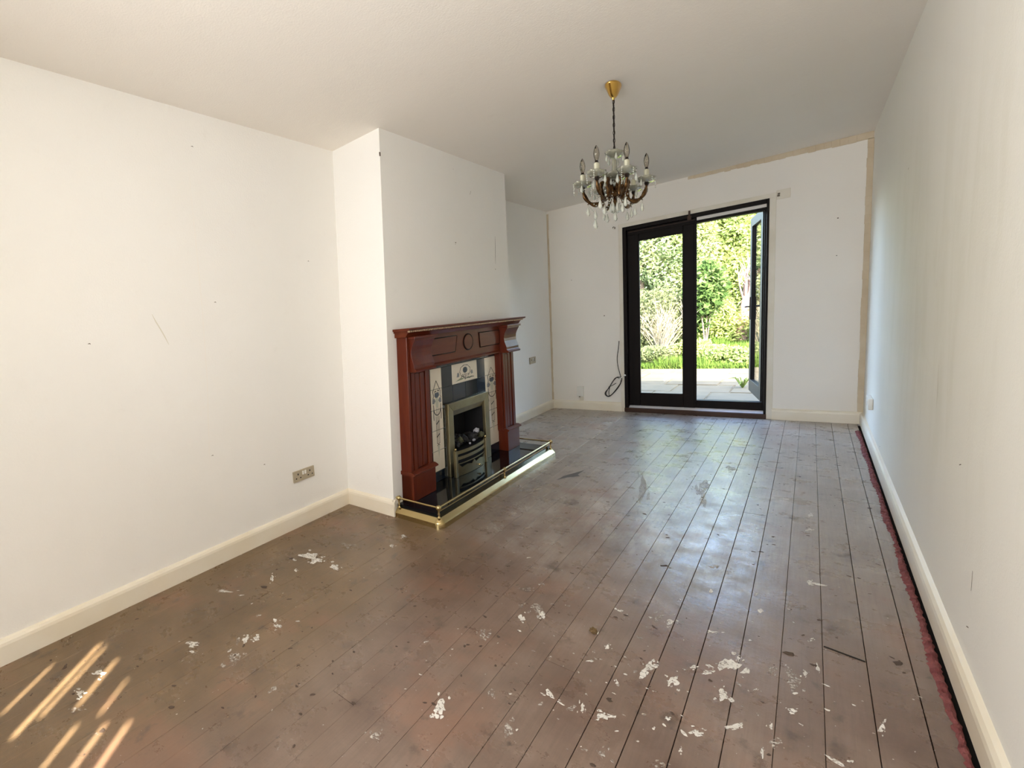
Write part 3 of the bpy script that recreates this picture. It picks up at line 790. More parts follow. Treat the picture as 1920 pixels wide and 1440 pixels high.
strip(bk, [(cy - .07, .770), (cy - .04, .782), (cy - .02, .768)], .005)
for t in (-.045, -.02, .022, .045): strip(bk, [(cy + t, cz - .026), (cy + t + .006, cz - .033)], .006)
for mm, mt in ((bk, 'motif_black'), (gy, 'motif_grey'), (gn, 'motif_green'), (sl, 'motif_slate')): tag(mm.build('printed_motif', mt, ti, wrp=True), kind='stuff')

# gas fire with brass frame, coals and bowed fret
gf = thing('gas_fire', 'brass framed inset gas fire with black coals and bowed brass fret', 'gas fire', (.42, 2.87, HZ))
FY0, FY1, FZ = 2.560, 3.188, .612
def G(name, m, mat, parent=gf, **kw): return m.build(name, mat, parent, wrp=True, **kw)
m = MB()
m.prism([(FY0, HZ), (FY0 + .072, HZ), (FY0 + .072, FZ - .062), (FY0, FZ)], 'x', .399, .424)
m.prism([(FY1 - .072, HZ), (FY1, HZ), (FY1, FZ), (FY1 - .072, FZ - .062)], 'x', .399, .424)
m.prism([(FY0, FZ), (FY0 + .072, FZ - .062), (FY1 - .072, FZ - .062), (FY1, FZ)], 'x', .399, .424)
G('frame', m, 'brushed_brass', bevel=.003, recalc=True)
m = MB(); a, b2 = FY0 + .070, FY1 - .070; zt = FZ - .060
m.box(.236, .240, a, b2, HZ, zt); m.box(.236, .4, a - .004, a, HZ, zt); m.box(.236, .4, b2, b2 + .004, HZ, zt); m.box(.236, .4, a, b2, zt, zt + .004); m.box(.236, .43, a, b2, HZ, HZ + .01)
G('firebox', m, 'firebox_black')
G('canopy', MB().prism([(zt, .400), (zt, .416), (zt - .045, .395), (zt - .045, .390)], 'y', a, b2), 'brushed_brass', recalc=True)
m = MB(); m.box(.30, .43, a + .01, b2 - .01, .085, .235); G('fuel_bed', m, 'firebox_black')
rc = random.Random(3)
def lump(cx, cy, cz, r):
    bm = bmesh.new(); bmesh.ops.create_icosphere(bm, subdivisions=1, radius=1)
    mm = MB(); idx = {}
    for i, v in enumerate(bm.verts):
        k = rc.uniform(.75, 1.2); idx[v] = i; mm.v.append((cx + v.co.x * r * k, cy + v.co.y * r * k * 1.35, cz + v.co.z * r * k * .9))
    mm.f = [tuple(idx[v] for v in f.verts) for f in bm.faces]; bm.free(); return mm
for i in range(34):
    yy = rc.uniform(a + .04, b2 - .04); xx = rc.uniform(.29, .445); bow = 1 - abs((yy - 2.87) / .25) ** 2
    zz = .245 + rc.uniform(0, .05) + .03 * max(0, bow)
    G('coal', lump(xx - .02, yy, zz, rc.uniform(.018, .030)), 'ash_coal' if i in (4,) else ('olive_log' if i % 9 == 5 else 'coal'))
G('coal', lump(.40, 3.00, .325, .026), 'ash_coal'); G('coal', lump(.425, 2.91, .275, .013), 'ash_coal'); G('coal', lump(.43, 2.84, .265, .010), 'ash_coal')
G('coal', lump(.34, 2.68, .34, .030), 'olive_log'); G('coal', lump(.33, 2.70, .39, .024), 'olive_log')
# fret
XF = .456
def bow(t): return XF + .024 * (1 - (2 * t - 1) ** 2)
fy0, fy1 = 2.585, 3.020
ft = G('fret', MB().box(XF - .010, XF + .012, fy0 - .022, fy0 + .006, HZ, .270), 'brushed_brass', bevel=.003)
G('upright', MB().box(XF - .010, XF + .012, fy1 - .006, fy1 + .022, HZ, .270), 'brushed_brass', ft, bevel=.003)
def bar(z0, z1, th=.006, zf=None):
    mm = MB(); N = 14
    for i in range(N):
        t0, t1 = i / N, (i + 1) / N; ya, yb_ = fy0 + (fy1 - fy0) * t0, fy0 + (fy1 - fy0) * t1
        za, zb_ = (z1, z1) if zf is None else (zf(t0), zf(t1))
        mm.hexa([(bow(t0) - th, ya, z0), (bow(t0), ya, z0), (bow(t1), yb_, z0), (bow(t1) - th, yb_, z0), (bow(t0) - th, ya, za), (bow(t0), ya, za), (bow(t1), yb_, zb_), (bow(t1) - th, yb_, zb_)])
    return mm
G('bar', bar(.238, .262), 'brushed_brass', ft); G('bar', bar(.196, .219), 'brushed_brass', ft); G('bar', bar(.163, .170), 'brushed_brass', ft)
def ash(t):
    d = abs(t - .5)
    if d < .035: return .160
    if d > .40: return .160
    return .134 + .012 * (1 - math.cos(2 * PI * (d - .035) / .365)) / 2
ac = G('ash_cover', bar(HZ + .002, 0, .006, ash), 'brushed_brass', ft)
G('knob', MB().tube([(bow(.5), 2.835, .112), (bow(.5) + .018, 2.835, .112)], .004, 8).ball((bow(.5) + .022, 2.835, .112), .0095, 10, 6), 'brass', ft, smooth=True)
for yy in (fy0 - .008, fy1 + .008): G('finial', MB().ball((XF, yy, .281), .0105, 10, 6), 'brass', ft, smooth=True)

# brass fender: moulded kerb with a rail on posts
fd = thing('fender', 'polished brass fender with rail and ball joints around the hearth', 'fender', (.70, 2.8, 0))
FO, FN, FF = .735, 1.885, 3.718                     # outer lines
KP = [(0, 0), (0.030, 0), (.036, .004), (.058, .026), (.058, .044), (0, .044)]    # (z, inset from the outer line)
def kerb_front(y0, y1): return MB().prism([(z, FO - t) for z, t in KP], 'y', y0, y1)
seams = [1.928, 2.66, 2.95, 3.672]
for y0, y1 in zip(seams[:-1], seams[1:]): kerb_front(y0 + .0008, y1 - .0008).build('kerb', 'brass', fd, recalc=True)
MB().prism([(FN + t, z) for z, t in KP], 'x', CH + .024, FO - .044).build('kerb', 'brass', fd, recalc=True)
MB().prism([(FF - t, z) for z, t in KP], 'x', CH + .002, FO - .047).build('kerb', 'brass', fd, recalc=True)
def kcorner(yc, sg):
    m = MB(); N = 6; R0 = .043 if sg < 0 else .046; cx = FO - R0
    rings = []
    for i in range(N + 1):
        a = (PI / 2) * i / N
        rings.append([(cx + (R0 - t * R0 / .044) * math.cos(a), yc + sg * (R0 - t * R0 / .044) * math.sin(a), z) for z, t in KP])
    n = len(KP); vs = [v for r in rings for v in r]; fs = []
    for i in range(N):
        for k in range(n): fs.append((i * n + k, i * n + (k + 1) % n, (i + 1) * n + (k + 1) % n, (i + 1) * n + k))
    m.add(vs, fs); m.build('kerb_corner', 'brass', fd, smooth='auto', recalc=True)
kcorner(1.928, -1); kcorner(3.672, 1)
ZR, XR, YR0, YR1, r = .122, .706, 1.910, 3.660, .0065
MB().tube([(XR, YR0, ZR), (XR, YR1, ZR)], r, 10).build('rail', 'brass', fd, smooth='auto')
MB().tube([(CH + .02, YR0, ZR), (XR, YR0, ZR)], r, 10).build('rail', 'brass', fd, smooth='auto')
MB().tube([(CH + .02, YR1, ZR), (XR, YR1, ZR)], r, 10).build('rail', 'brass', fd, smooth='auto')
for (x, y, rb) in ((XR, YR0, .017), (XR, 2.785, .014), (XR, YR1, .017), (CH + .040, YR0, .016), (CH + .035, YR1, .016)):
    MB().ball((x, y, ZR), rb, 14, 8).build('rail_ball', 'brass', fd, smooth=True)
    MB().lathe([(.012, .058), (.012, .062), (.007, .066), (.005, .074), (.008, .082), (.005, .090), (.006, .104), (.010, .112)], (x, y, 0), 12).build('post', 'brass', fd, smooth='auto')
MB().box(CH + .002, FO - .045, FN + .036, FN + .056, HZ - .03, HZ + .003).box(FO - .062, FO - .045, FN + .05, FF - .05, HZ - .03, HZ + .004).build('inner_trim', 'black_granite', fd)
MB().tube([(FO - .050, FN + .05, HZ + .007), (FO - .050, FF - .05, HZ + .007)], .0035, 6).build('inner_bead', 'brass', fd)

# ================================================================== CHANDELIER
cz0 = 2.4
ch = thing('chandelier', 'antique brass and crystal chandelier with candle bulbs hanging from the ceiling', 'chandelier', (1.39, 2.796, cz0))
ch.scale = (.65, 1.55, 1.0)
rd = random.Random(8)
def C(name, m, mat, parent=ch, **kw): return m.build(name, mat, parent, local=True, **kw)
def z_(z): return z - cz0
C('ceiling_rose', MB().lathe([(.052, z_(2.3995)), (.053, z_(2.395)), (.050, z_(2.388)), (.040, z_(2.372)), (.030, z_(2.352)), (.020, z_(2.340)), (.009, z_(2.334)), (.007, z_(2.322))], seg=24), 'gold_polished', smooth='auto')
for i in range(13):                                  # chain links
    zc = 2.316 - i * .0205; a = (i % 2) * PI / 2
    pts = []
    for k in range(12):
        t = 2 * PI * k / 12; q = .0062 * math.cos(t); zz = .0135 * math.sin(t)
        pts.append((q * math.cos(a), q * math.sin(a), z_(zc + zz)))
    C('chain_link', MB().tube(pts, .0022, 6, closed=True), 'chain_metal', smooth=True)
C('flex', MB().tube([(0.002 * math.sin(i), .003 * math.cos(i * 1.3), z_(2.33 - i * .02)) for i in range(16)], .003, 6), 'chain_metal', smooth=True)
# glass column: top dish, waisted stem, lower dish
dish = lambda r, z, h: [(.010, z - .004), (r * .55, z), (r * .85, z + h * .45), (r, z + h), (r * .97, z + h + .002), (r * .80, z + h * .55), (r * .5, z + .006), (.010, z + .003)]
C('top_dish', MB().lathe(dish(.062, z_(2.022), .022), seg=24, wave=.07, nw=8), 'pressed_glass', smooth=True, recalc=True)
C('glass_stem', MB().lathe([(.011, z_(2.024)), (.016, z_(2.012)), (.0185, z_(1.99)), (.018, z_(1.97)), (.020, z_(1.95)), (.026, z_(1.93)), (.034, z_(1.912)), (.030, z_(1.905))], seg=20), 'pressed_glass', smooth=True, recalc=True)
C('stem_rod', MB().tube([(0, 0, z_(2.06)), (0, 0, z_(1.74))], .0045, 8), 'antique_brass', smooth=True)
C('lower_dish', MB().lathe(dish(.086, z_(1.898), .024), seg=28, wave=.06, nw=10), 'pressed_glass', smooth=True, recalc=True)
C('crystal_ball', MB().ball((0, 0, z_(1.875)), (.022, .022, .016), 10, 6), 'crystal', recalc=True)
C('hub', MB().lathe([(.008, z_(1.866)), (.020, z_(1.860)), (.032, z_(1.848)), (.036, z_(1.832)), (.034, z_(1.818)), (.022, z_(1.806)), (.012, z_(1.798)), (.015, z_(1.785)), (.008, z_(1.772)), (.010, z_(1.755)), (.004, z_(1.742))], seg=18), 'antique_brass', smooth='auto')
def drop(p, s=1.0, beads=2, name='crystal_drop', par=None):
    x, y, z = p; m = MB()
    for i in range(beads): m.ball((x, y, z - .004 - i * .0085), .0032, 6, 4)
    s *= 1.25; zb = z - beads * .0085 - .002; L = .038 * s
    m.lathe([(.0006, zb), (.004 * s, zb - L * .18), (.0085 * s, zb - L * .52), (.0095 * s, zb - L * .70), (.006 * s, zb - L * .90), (.0008, zb - L)], (x, y, 0), 8)
    return C(name, m, 'crystal', recalc=True)
def beads(p, n, name='bead_string'):
    m = MB()
    for i in range(n): m.ball((p[0], p[1], p[2] - .005 - i * .0105), .0042, 6, 4)
    return C(name, m, 'crystal', recalc=True)
for t in (20, 95, 160, 235, 310):
    a = math.radians(t); drop((.054 * math.cos(a), .054 * math.sin(a), z_(2.040)), .8, 1)
for t in range(0, 360, 40):
    a = math.radians(t); drop((.070 * math.cos(a), .070 * math.sin(a), z_(1.902)), .75, 1)
R = .20
ARMS = [(25, 1), (80, 0), (145, 2), (208, 1), (268, 1), (320, 1)]
for deg, kind in ARMS:
    a = math.radians(deg); ca, sa = math.cos(a), math.sin(a)
    prof = [(.030, 1.830), (.046, 1.862), (.066, 1.888), (.082, 1.886), (.086, 1.868), (.080, 1.840), (.078, 1.812), (.088, 1.790), (.110, 1.776), (.138, 1.776), (.164, 1.790), (.184, 1.812), (.196, 1.838), (.200, 1.858)]
    # smooth the arm
    pts = []
    for i in range(len(prof) - 1):
        p0 = prof[max(i - 1, 0)]; p1 = prof[i]; p2 = prof[i + 1]; p3 = prof[min(i + 2, len(prof) - 1)]
        for k in range(3):
            t = k / 3; f = lambda q: .5 * (2 * p1[q] + (p2[q] - p0[q]) * t + (2 * p0[q] - 5 * p1[q] + 4 * p2[q] - p3[q]) * t * t + (3 * p1[q] - p0[q] - 3 * p2[q] + p3[q]) * t ** 3)
            pts.append((f(0) * ca, f(0) * sa, z_(f(1))))
    pts.append((.2 * ca, .2 * sa, z_(1.858)))
    rr = [.0112 + .003 * math.sin(i * .8) for i in range(len(pts))]
    arm = C('arm', MB().tube(pts, rr, 8), 'antique_brass', smooth=True)
    sc = MB()                                           # leaf scrolls on the arm
    for (q, zz, d) in ((.118, 1.786, .016), (.160, 1.797, .015), (.081, 1.806, -.014)):
        sc.tube([(q * ca, q * sa, z_(zz)), ((q + d * .3) * ca, (q + d * .3) * sa, z_(zz - .014)), ((q + d) * ca, (q + d) * sa, z_(zz - .020))], [.006, .005, .0015], 6)
    tag(C('arm_scroll', sc, 'antique_brass', arm, smooth=True), kind='stuff')
    cx, cy = R * ca, R * sa
    C('cup', MB().lathe([(.008, z_(1.852)), (.013, z_(1.858)), (.016, z_(1.870)), (.008, z_(1.874))], (cx, cy, 0), 14), 'chain_metal', smooth='auto')
    C('bobeche', MB().lathe(dish(.060, z_(1.872), .020), (cx, cy, 0), 24, .10, 8), 'pressed_glass', smooth=True, recalc=True)
    if kind < 2:
        C('candle_sleeve', MB().lathe([(.0165, z_(1.880)), (.0165, z_(1.936)), (.011, z_(1.940))], (cx, cy, 0), 14), 'candle_plastic', smooth='auto')
    if kind == 1:
        C('lamp_cap', MB().lathe([(.011, z_(1.939)), (.0095, z_(1.950))], (cx, cy, 0), 12), 'chain_metal', smooth='auto')
        bl = C('bulb', MB().lathe([(.0085, z_(1.949)), (.012, z_(1.958)), (.0165, z_(1.972)), (.0178, z_(1.986)), (.0160, z_(2.000)), (.0115, z_(2.013)), (.0055, z_(2.023)), (.0008, z_(2.028))], (cx, cy, 0), 16), 'bulb_glass', smooth=True, recalc=True)
        C('filament', MB().tube([(cx - .004, cy, z_(1.952)), (cx - .005, cy, z_(1.985)), (cx, cy, z_(1.993)), (cx + .005, cy, z_(1.985)), (cx + .004, cy, z_(1.952))], .0009, 5), 'bracket_metal', bl)
    for k in range(5):
        t = a + 2 * PI * k / 5 + .3; px, py = cx + .057 * math.cos(t), cy + .057 * math.sin(t)
        if k % 2: drop((px, py, z_(1.890)), rd.uniform(.75, 1.05), rd.randint(1, 2))
        else: beads((px, py, z_(1.890)), rd.randint(4, 8))
    drop((.125 * ca, .125 * sa, z_(1.766)), 1.15, 2)
    drop((.17 * ca, .17 * sa, z_(1.785)), 1.1, 2)
    # bead garland from hub towards the cup
    g = MB()
    for k in range(12):
        t = (k + .5) / 12; q = .03 + .165 * t; g.ball((q * math.cos(a + .18), q * math.sin(a + .18), z_(1.835 - .11 * math.sin(PI * t) * .8 + .03 * t)), .0042, 6, 4)
    C('bead_string', g, 'crystal', recalc=True)
for t in range(0, 360, 60):
    a = math.radians(t + 30); drop((.026 * math.cos(a), .026 * math.sin(a), z_(1.805)), 1.15, 3)
drop((.0, .0, z_(1.742)), 1.2, 1)
drop((-.13, -.03, z_(1.735)), 1.3, 3)
m = MB()
for i in range(7): m.ball((-.175 + i * .0065, -.05 + i * .003, z_(1.79 - i * .0085)), .0035, 6, 4)
C('bead_string', m, 'crystal', recalc=True)

# ================================================================== SMALL FITTINGS
# double socket on the left wall
so = thing('double_socket', 'yellowed double plug socket low on the left wall', 'socket', (0, 1.4985, .285))
m = MB().box(.0005, .011, 1.408, 1.589, .285, .356); m.build('face_plate', 'socket_plastic', so, bevel=.003)
m = MB()
for yc in (1.448, 1.550):
    m.box(.0105, .0114, yc - .006, yc + .003, .327, .338)
    for s in (-1, 1): m.box(.0105, .0114, yc + s * .018 - .005, yc + s * .018 + .005, .304, .311)
tag(m.build('pin_holes', 'hole_dark', so), kind='stuff')
for yc in (1.488, 1.508): MB().box(.010, .0165, yc - .006, yc + .006, .322, .346).build('switch', 'white_plastic', so, bevel=.002)
# alcove socket
so = thing('wall_socket', 'dusty plug socket on the alcove wall beyond the fireplace', 'socket', (0, 5.18, .622))
MB().box(.0005, .011, 5.098, 5.262, .624, .700).build('face_plate', 'socket_plastic', so, bevel=.003)
m = MB(); m.box(.0105, .0114, 5.13, 5.14, .66, .675); m.box(.0105, .0114, 5.205, 5.22, .65, .685); tag(m.build('pin_holes', 'hole_dark', so), kind='stuff')
MB().box(.010, .016, 5.175, 5.195, .655, .690).build('switch', 'white_plastic', so, bevel=.002)
# surface box on the back wall
so = thing('junction_box', 'white surface junction box above the skirting left of the doors', 'socket', (.318, D, .104))
MB().box(.284, .352, D - .030, D - .0005, .160, .282).build('box_body', 'white_plastic', so, bevel=.004)
MB().box(.288, .348, D - .034, D - .030, .165, .262).build('cover', 'white_plastic', so, bevel=.002)
MB().box(.306, .346, D - .012, D - .0005, .108, .160).build('conduit', 'architrave_paint', so)
MB().box(.302, .316, D - .022, D - .010, .150, .161).build('cable_entry', 'bracket_metal', so)
# aerial plate on the right wall
so = thing('aerial_plate', 'small white wall plate low on the right wall', 'socket', (W, 5.0, .275))
MB().box(W - .024, W - .0005, 4.90, 5.10, .275, .358).build('face_plate', 'white_plastic', so, bevel=.006)
MB().box(W - .027, W - .024, 4.96, 5.04, .300, .335).build('outlet', 'white_plastic', so, bevel=.001)
# coiled cable beside the doors
cb = thing('coiled_cable', 'black coiled aerial cable hanging beside the doors with a white plug', 'cable', (.65, D, .17))
def onw(L, dy=.0): return [(x, D - .011 - dy, z) for x, z in L]
def sm(pts, n=5):
    out = []
    for i in range(len(pts) - 1):
        p0 = Vector(pts[max(i - 1, 0)]); p1 = Vector(pts[i]); p2 = Vector(pts[i + 1]); p3 = Vector(pts[min(i + 2, len(pts) - 1)])
        for k in range(n):
            t = k / n; out.append(.5 * (2 * p1 + (p2 - p0) * t + (2 * p0 - 5 * p1 + 4 * p2 - p3) * t * t + (3 * p1 - p0 - 3 * p2 + p3) * t ** 3))
    return out + [Vector(pts[-1])]
m = MB()
m.tube(sm(onw([(.712, .805), (.705, .726), (.692, .613), (.698, .518), (.717, .422), (.726, .392)])), .0035, 6)
m.tube(sm(onw([(.726, .392), (.689, .394), (.648, .345), (.607, .267), (.573, .217), (.573, .188), (.593, .169), (.622, .178), (.679, .245), (.719, .318), (.733, .375), (.726, .392)], .006)), .0042, 6)
m.tube(sm(onw([(.712, .384), (.673, .384), (.623, .296), (.583, .222), (.583, .188), (.605, .174), (.646, .205), (.715, .313), (.728, .36)], .012)), .0042, 6)
m.tube(sm(onw([(.680, .326), (.639, .297), (.607, .281)], .009)), .0035, 6)
m.tube(sm(onw([(.623, .296), (.610, .228), (.612, .179)], .015)), .0035, 6)
m.build('cord', 'cable_black', cb, smooth=True)
MB().tube(sm(onw([(.700, .362), (.726, .386), (.752, .408)], .014)), .005, 8).ball((.764, D - .025, .417), (.011, .009, .010), 10, 6).build('plug', 'white_plastic', cb, smooth=True)
# curtain brackets
def bracket(x, z, label, hook):
    t = thing('curtain_bracket', label, 'bracket', (x, D, z), 'curtain rail brackets over the doors')
    if hook:
        MB().box(x - .014, x - .008, D - .012, D - .0005, z - .016, z + .004).build('bracket_arm', 'bracket_metal', t)
        MB().tube(sm([(x - .03, D - .010, z - .006), (x - .026, D - .012, z + .004), (x - .018, D - .012, z + .006)]), .004, 6).build('hook', 'bracket_metal', t)
    else:
        MB().box(x - .008, x + .008, D - .014, D - .0055, z - .016, z - .003).build('bracket_arm', 'bracket_metal', t)
        MB().box(x - .006, x + .009, D - .014, D - .0055, z + .001, z + .013).build('hook', 'bracket_metal', t)
bracket(.700, 2.056, 'small dark hooked curtain bracket at the upper left of the doors', True)
bracket(1.918, 2.052, 'small dark curtain bracket on the pale plate at the upper right of the doors', False)

# scuffs, cracks and nail holes on the plaster
WL = bpy.data.objects['wall_left']; WC = bpy.data.objects['wall_chimney']; WB = bpy.data.objects['wall_back']; WR = bpy.data.objects['wall_right']
def mark_x(par, x, pts, w, mat, sgn=1, name='scuff_mark'):
    m = MB(); e = .0006 * sgn
    for i, (a, b2) in enumerate(zip(pts[:-1], pts[1:])):
        dy, dz = b2[0] - a[0], b2[1] - a[1]; l = math.hypot(dy, dz) or 1e-6; ny, nz = -dz / l * w / 2, dy / l * w / 2
        k0 = .35 if i == 0 else 1.0; k1 = .35 if i == len(pts) - 2 else 1.0
        m.add([(x + e, a[0] + ny * k0, a[1] + nz * k0), (x + e, a[0] - ny * k0, a[1] - nz * k0), (x + e, b2[0] - ny * k1, b2[1] - nz * k1), (x + e, b2[0] + ny * k1, b2[1] + nz * k1)], [(0, 1, 2, 3)])
    return m.build(name, mat, par)
mark_x(WL, 0, [(.617, 1.372), (.632, 1.335), (.650, 1.300), (.668, 1.262), (.686, 1.218)], .006, 'mark_grey')
for y, z in ((.948, 2.222), (1.71, 1.667), (.983, 1.422), (.305, 1.252), (.86, .60), (1.2, .46)):
    mark_x(WL, 0, [(y - .006, z), (y + .003, z + .002), (y + .006, z - .002)], .004, 'mark_dark', name='nail_hole')
mark_x(WL, 0, [(.912, 2.10), (.908, 1.8), (.900, 1.4), (.880, 1.0), (.850, .70), (.838, .55)], .005, 'seam_paint', name='paper_seam')
mark_x(WC, CH, [(3.510, 1.866), (3.506, 1.78), (3.500, 1.70), (3.497, 1.64)], .005, 'mark_dark', name='crack')
for y, z, s in ((3.492, 1.597, .012), (2.862, 1.774, .016), (2.858, 1.762, .008), (3.02, 1.22, .008), (2.885, 2.30, .006)):
    mark_x(WC, CH, [(y - s / 2, z), (y + s / 2, z)], s, 'mark_dark', name='nail_hole')
mark_x(WC, CH, [(3.115, 2.150), (3.135, 2.180)], .006, 'mark_dark', name='scuff_mark')
MB().box(CH - .002, CH + .001, 2.012, 2.022, 2.235, 2.258).build('chipped_edge', 'mark_dark', WC)
m = MB()
for x, z, s in ((.573, 1.10, .010), (2.264, 1.761, .008), (2.264, 1.45, .006), (.25, 1.55, .006)): m.box(x - s / 2, x + s / 2, D - .0008, D, z - s / 2, z + s / 2)
tag(m.build('nail_holes', 'mark_dark', WB), kind='stuff')
mark_x(WR, W, [(2.49, .88), (2.487, .80), (2.485, .72)], .012, 'mark_grey', -1)
mark_x(WR, W, [(1.816, .375), (1.818, .315)], .008, 'mark_dark', -1)
for y, z in ((4.33, .14), (2.05, .62), (1.83, .20), (3.6, 1.75)):
    mark_x(WR, W, [(y - .012, z + .004), (y + .012, z - .004)], .008, 'mark_dark', -1, 'nail_hole')

# frayed strip of red underlay along the right skirting
ru = random.Random(4); N = 520; vs = []; fs = []
for i in range(N + 1):
    y = -1.4 + (5.45 + 1.4) * i / N
    w0 = 2.3935 + ru.uniform(-.0035, .0035) + .004 * math.sin(y * 9) - .006 * max(0, (y - 3) / 2.5); w1 = 2.4125 + ru.uniform(-.0025, .002)
    for t, hh in ((0, .0005), (.25, .0055), (.5, .0075), (.75, .006), (1, .0005)):
        vs.append((w0 + (w1 - w0) * t + ru.uniform(-.001, .001), y, hh * ru.uniform(.45, 1.25) + .0004))
for i in range(N):
    for k in range(4): fs.append((i * 5 + k, i * 5 + k + 1, i * 5 + 6 + k, i * 5 + 5 + k))
tag(MB().add(vs, fs).build('carpet_remnant', 'red_underlay', recalc=True), 'frayed dark red carpet remnant strip along the right skirting', 'carpet strip')

# dried clump on the boards
dc = thing('debris_clump', 'small dried brown clump with a pale sliver on the floorboards', 'debris', (1.614, 1.452, 0))
bm = bmesh.new(); bmesh.ops.create_icosphere(bm, subdivisions=3, radius=1); ii = {}; m = MB(); rq = random.Random(2)
for i, v in enumerate(bm.verts):
    k = 1 + rq.uniform(-.3, .3); ii[v] = i; m.v.append((1.614 + v.co.x * .0115 * k, 1.452 + v.co.y * .012 * k, max(.0004, .009 + v.co.z * .0105 * k)))
m.f = [tuple(ii[v] for v in f.verts) for f in bm.faces]; bm.free()
m.build('clump', 'dust_clump', dc)
MB().ball((1.6285, 1.452, .006), (.002, .008, .004), 8, 6).build('sliver', 'bone_white', dc, smooth=True)

# ================================================================== GARDEN
GZ = -.10
rg = np.random.default_rng(7); rp = random.Random(21)
# terrace slabs
m = MB()
pt = struct(MB().box(-9, 11, D + T, 40, GZ - .25, GZ - .035).build('ground', 'soil'), 'bare soil of the garden')
pa = struct(MB().box(-4.3, 5.2, D + T, 10.86, GZ - .035, GZ - .012).build('patio', 'soil'), 'sand coloured paved terrace outside the doors')
sl = MB().box(-.30, .30, -.335, .335, -.02, 0); proto = None
nx = 0
for j in range(7):
    for i in range(15):
        x = -4.0 + i * .617 + .18 * (j % 2); y = D + T + .345 + j * .686
        if proto is None:
            proto = sl.build('paving_slab', 'paving_sand', pa, bevel=.006, seg=1); o = proto
        else:
            o = proto.copy(); COL.objects.link(o); o.parent = pa
        o.location = (x, y, GZ + rp.uniform(-.006, .004)); o.rotation_euler = (rp.uniform(-.006, .006), rp.uniform(-.006, .006), rp.uniform(-.01, .01))

def ground_z(y): return GZ + max(0, y - 10.8) * .07
def leaves_np(c, rad, n, size, shell=.55, asp=.55, up=.0):
    d = rg.normal(size=(n, 3)); d /= np.linalg.norm(d, axis=1, keepdims=True)
    r = (shell + (1 - shell) * rg.random((n, 1)) ** .6) * (1 + .16 * np.sin(d[:, :1] * 7 + c[0] * 3) * np.cos(d[:, 2:3] * 6 + c[1]))
    p = np.array(c) + d * r * np.array(rad)
    a = rg.normal(size=(n, 3)); a[:, 2] += up; a /= np.linalg.norm(a, axis=1, keepdims=True)
    b = np.cross(a, rg.normal(size=(n, 3))); b /= np.linalg.norm(b, axis=1, keepdims=True)
    nn = np.cross(a, b); s = size * rg.uniform(.6, 1.3, (n, 1))
    return np.stack([p - a * s, p + b * s * asp + nn * s * .18, p + a * s, p - b * s * asp + nn * s * .18], 1).reshape(-1, 3)
def leaf_obj(name, chunks, mat, parent):
    v = np.concatenate(chunks); q = np.arange(len(v)).reshape(-1, 4)
    return fast_mesh(name, v, q, mat, parent)
def branches(m, base, n, h, spread, r0, rr, levels=2, lean=(0, 0)):
    for _ in range(n):
        a = rr.uniform(0, 2 * PI); s = rr.uniform(.2, 1) * spread; hh = h * rr.uniform(.65, 1.05)
        p0 = Vector(base); p3 = p0 + Vector((s * math.cos(a) + lean[0], s * math.sin(a) + lean[1], hh))
        pm = (p0 + p3) / 2 + Vector((rr.uniform(-.1, .1) * spread, rr.uniform(-.1, .1) * spread, hh * .12))
        pts = sm([p0, pm, p3], 4); m.tube(pts, [r0 * (1 - .85 * i / (len(pts) - 1)) for i in range(len(pts))], 5)
        if levels > 1:
            for _ in range(3):
                t = rr.randint(3, len(pts) - 2); q = pts[t]
                e = q + Vector((rr.uniform(-.35, .35) * spread, rr.uniform(-.35, .35) * spread, hh * rr.uniform(.15, .4)))
                m.tube([q, (q + e) / 2 + Vector((0, 0, .03)), e], [r0 * .4, r0 * .28, r0 * .1], 4)
def tree(name, label, x, y, h, rx, n, size, mat, group, low=.25, k=6):
    z = ground_z(y); t = thing(name, label, 'tree', (x, y, z), group)
    ch_ = []
    for _ in range(k):
        cx = x + rp.uniform(-.6, .6) * rx; cy = y + rp.uniform(-.5, .5) * rx; czz = z + h * rp.uniform(low, .82); rr = rx * rp.uniform(.5, .8)
        ch_.append(leaves_np((cx, cy, czz), (rr, rr, h * rp.uniform(.2, .3)), n // k, size))
    leaf_obj('foliage', ch_, mat, t)
    m = MB(); m.tube(sm([(x, y, z - .1), (x + .05, y, z + h * .3), (x - .04, y + .04, z + h * .7)], 4), [.09, .085, .08, .075, .07, .06, .05, .04, .03], 8)
    branches(m, (x, y, z + h * .3), 5, h * .5, rx * .7, .04, rp)
    m.build('trunk', 'bark', t, smooth=True)
GT = 'garden trees beyond the doors'
tree('hedge_tree', 'tall pale green tree filling the view through the left door pane', -1.0, 15.2, 5.2, 1.5, 44000, .040, 'leaf_mid', GT, .2, 8)
tree('hedge_tree', 'bright yellow-green tree behind the door meeting stile', .35, 15.6, 5.4, 1.3, 44000, .040, 'leaf_light', GT, .2, 8)
tree('hedge_tree', 'grey-green tree at the upper right of the open doorway', 1.45, 16.6, 5.6, 1.4, 40000, .040, 'leaf_mid', GT, .3, 8)
tree('hedge_tree', 'dull green tree at the far left of the garden', -3.0, 15.8, 4.8, 1.5, 12000, .07, 'leaf_mid', GT, .2, 7)
tree('hedge_tree', 'light green tree at the far right of the garden', 3.2, 15.6, 5.0, 1.5, 12000, .07, 'leaf_light', GT, .2, 7)
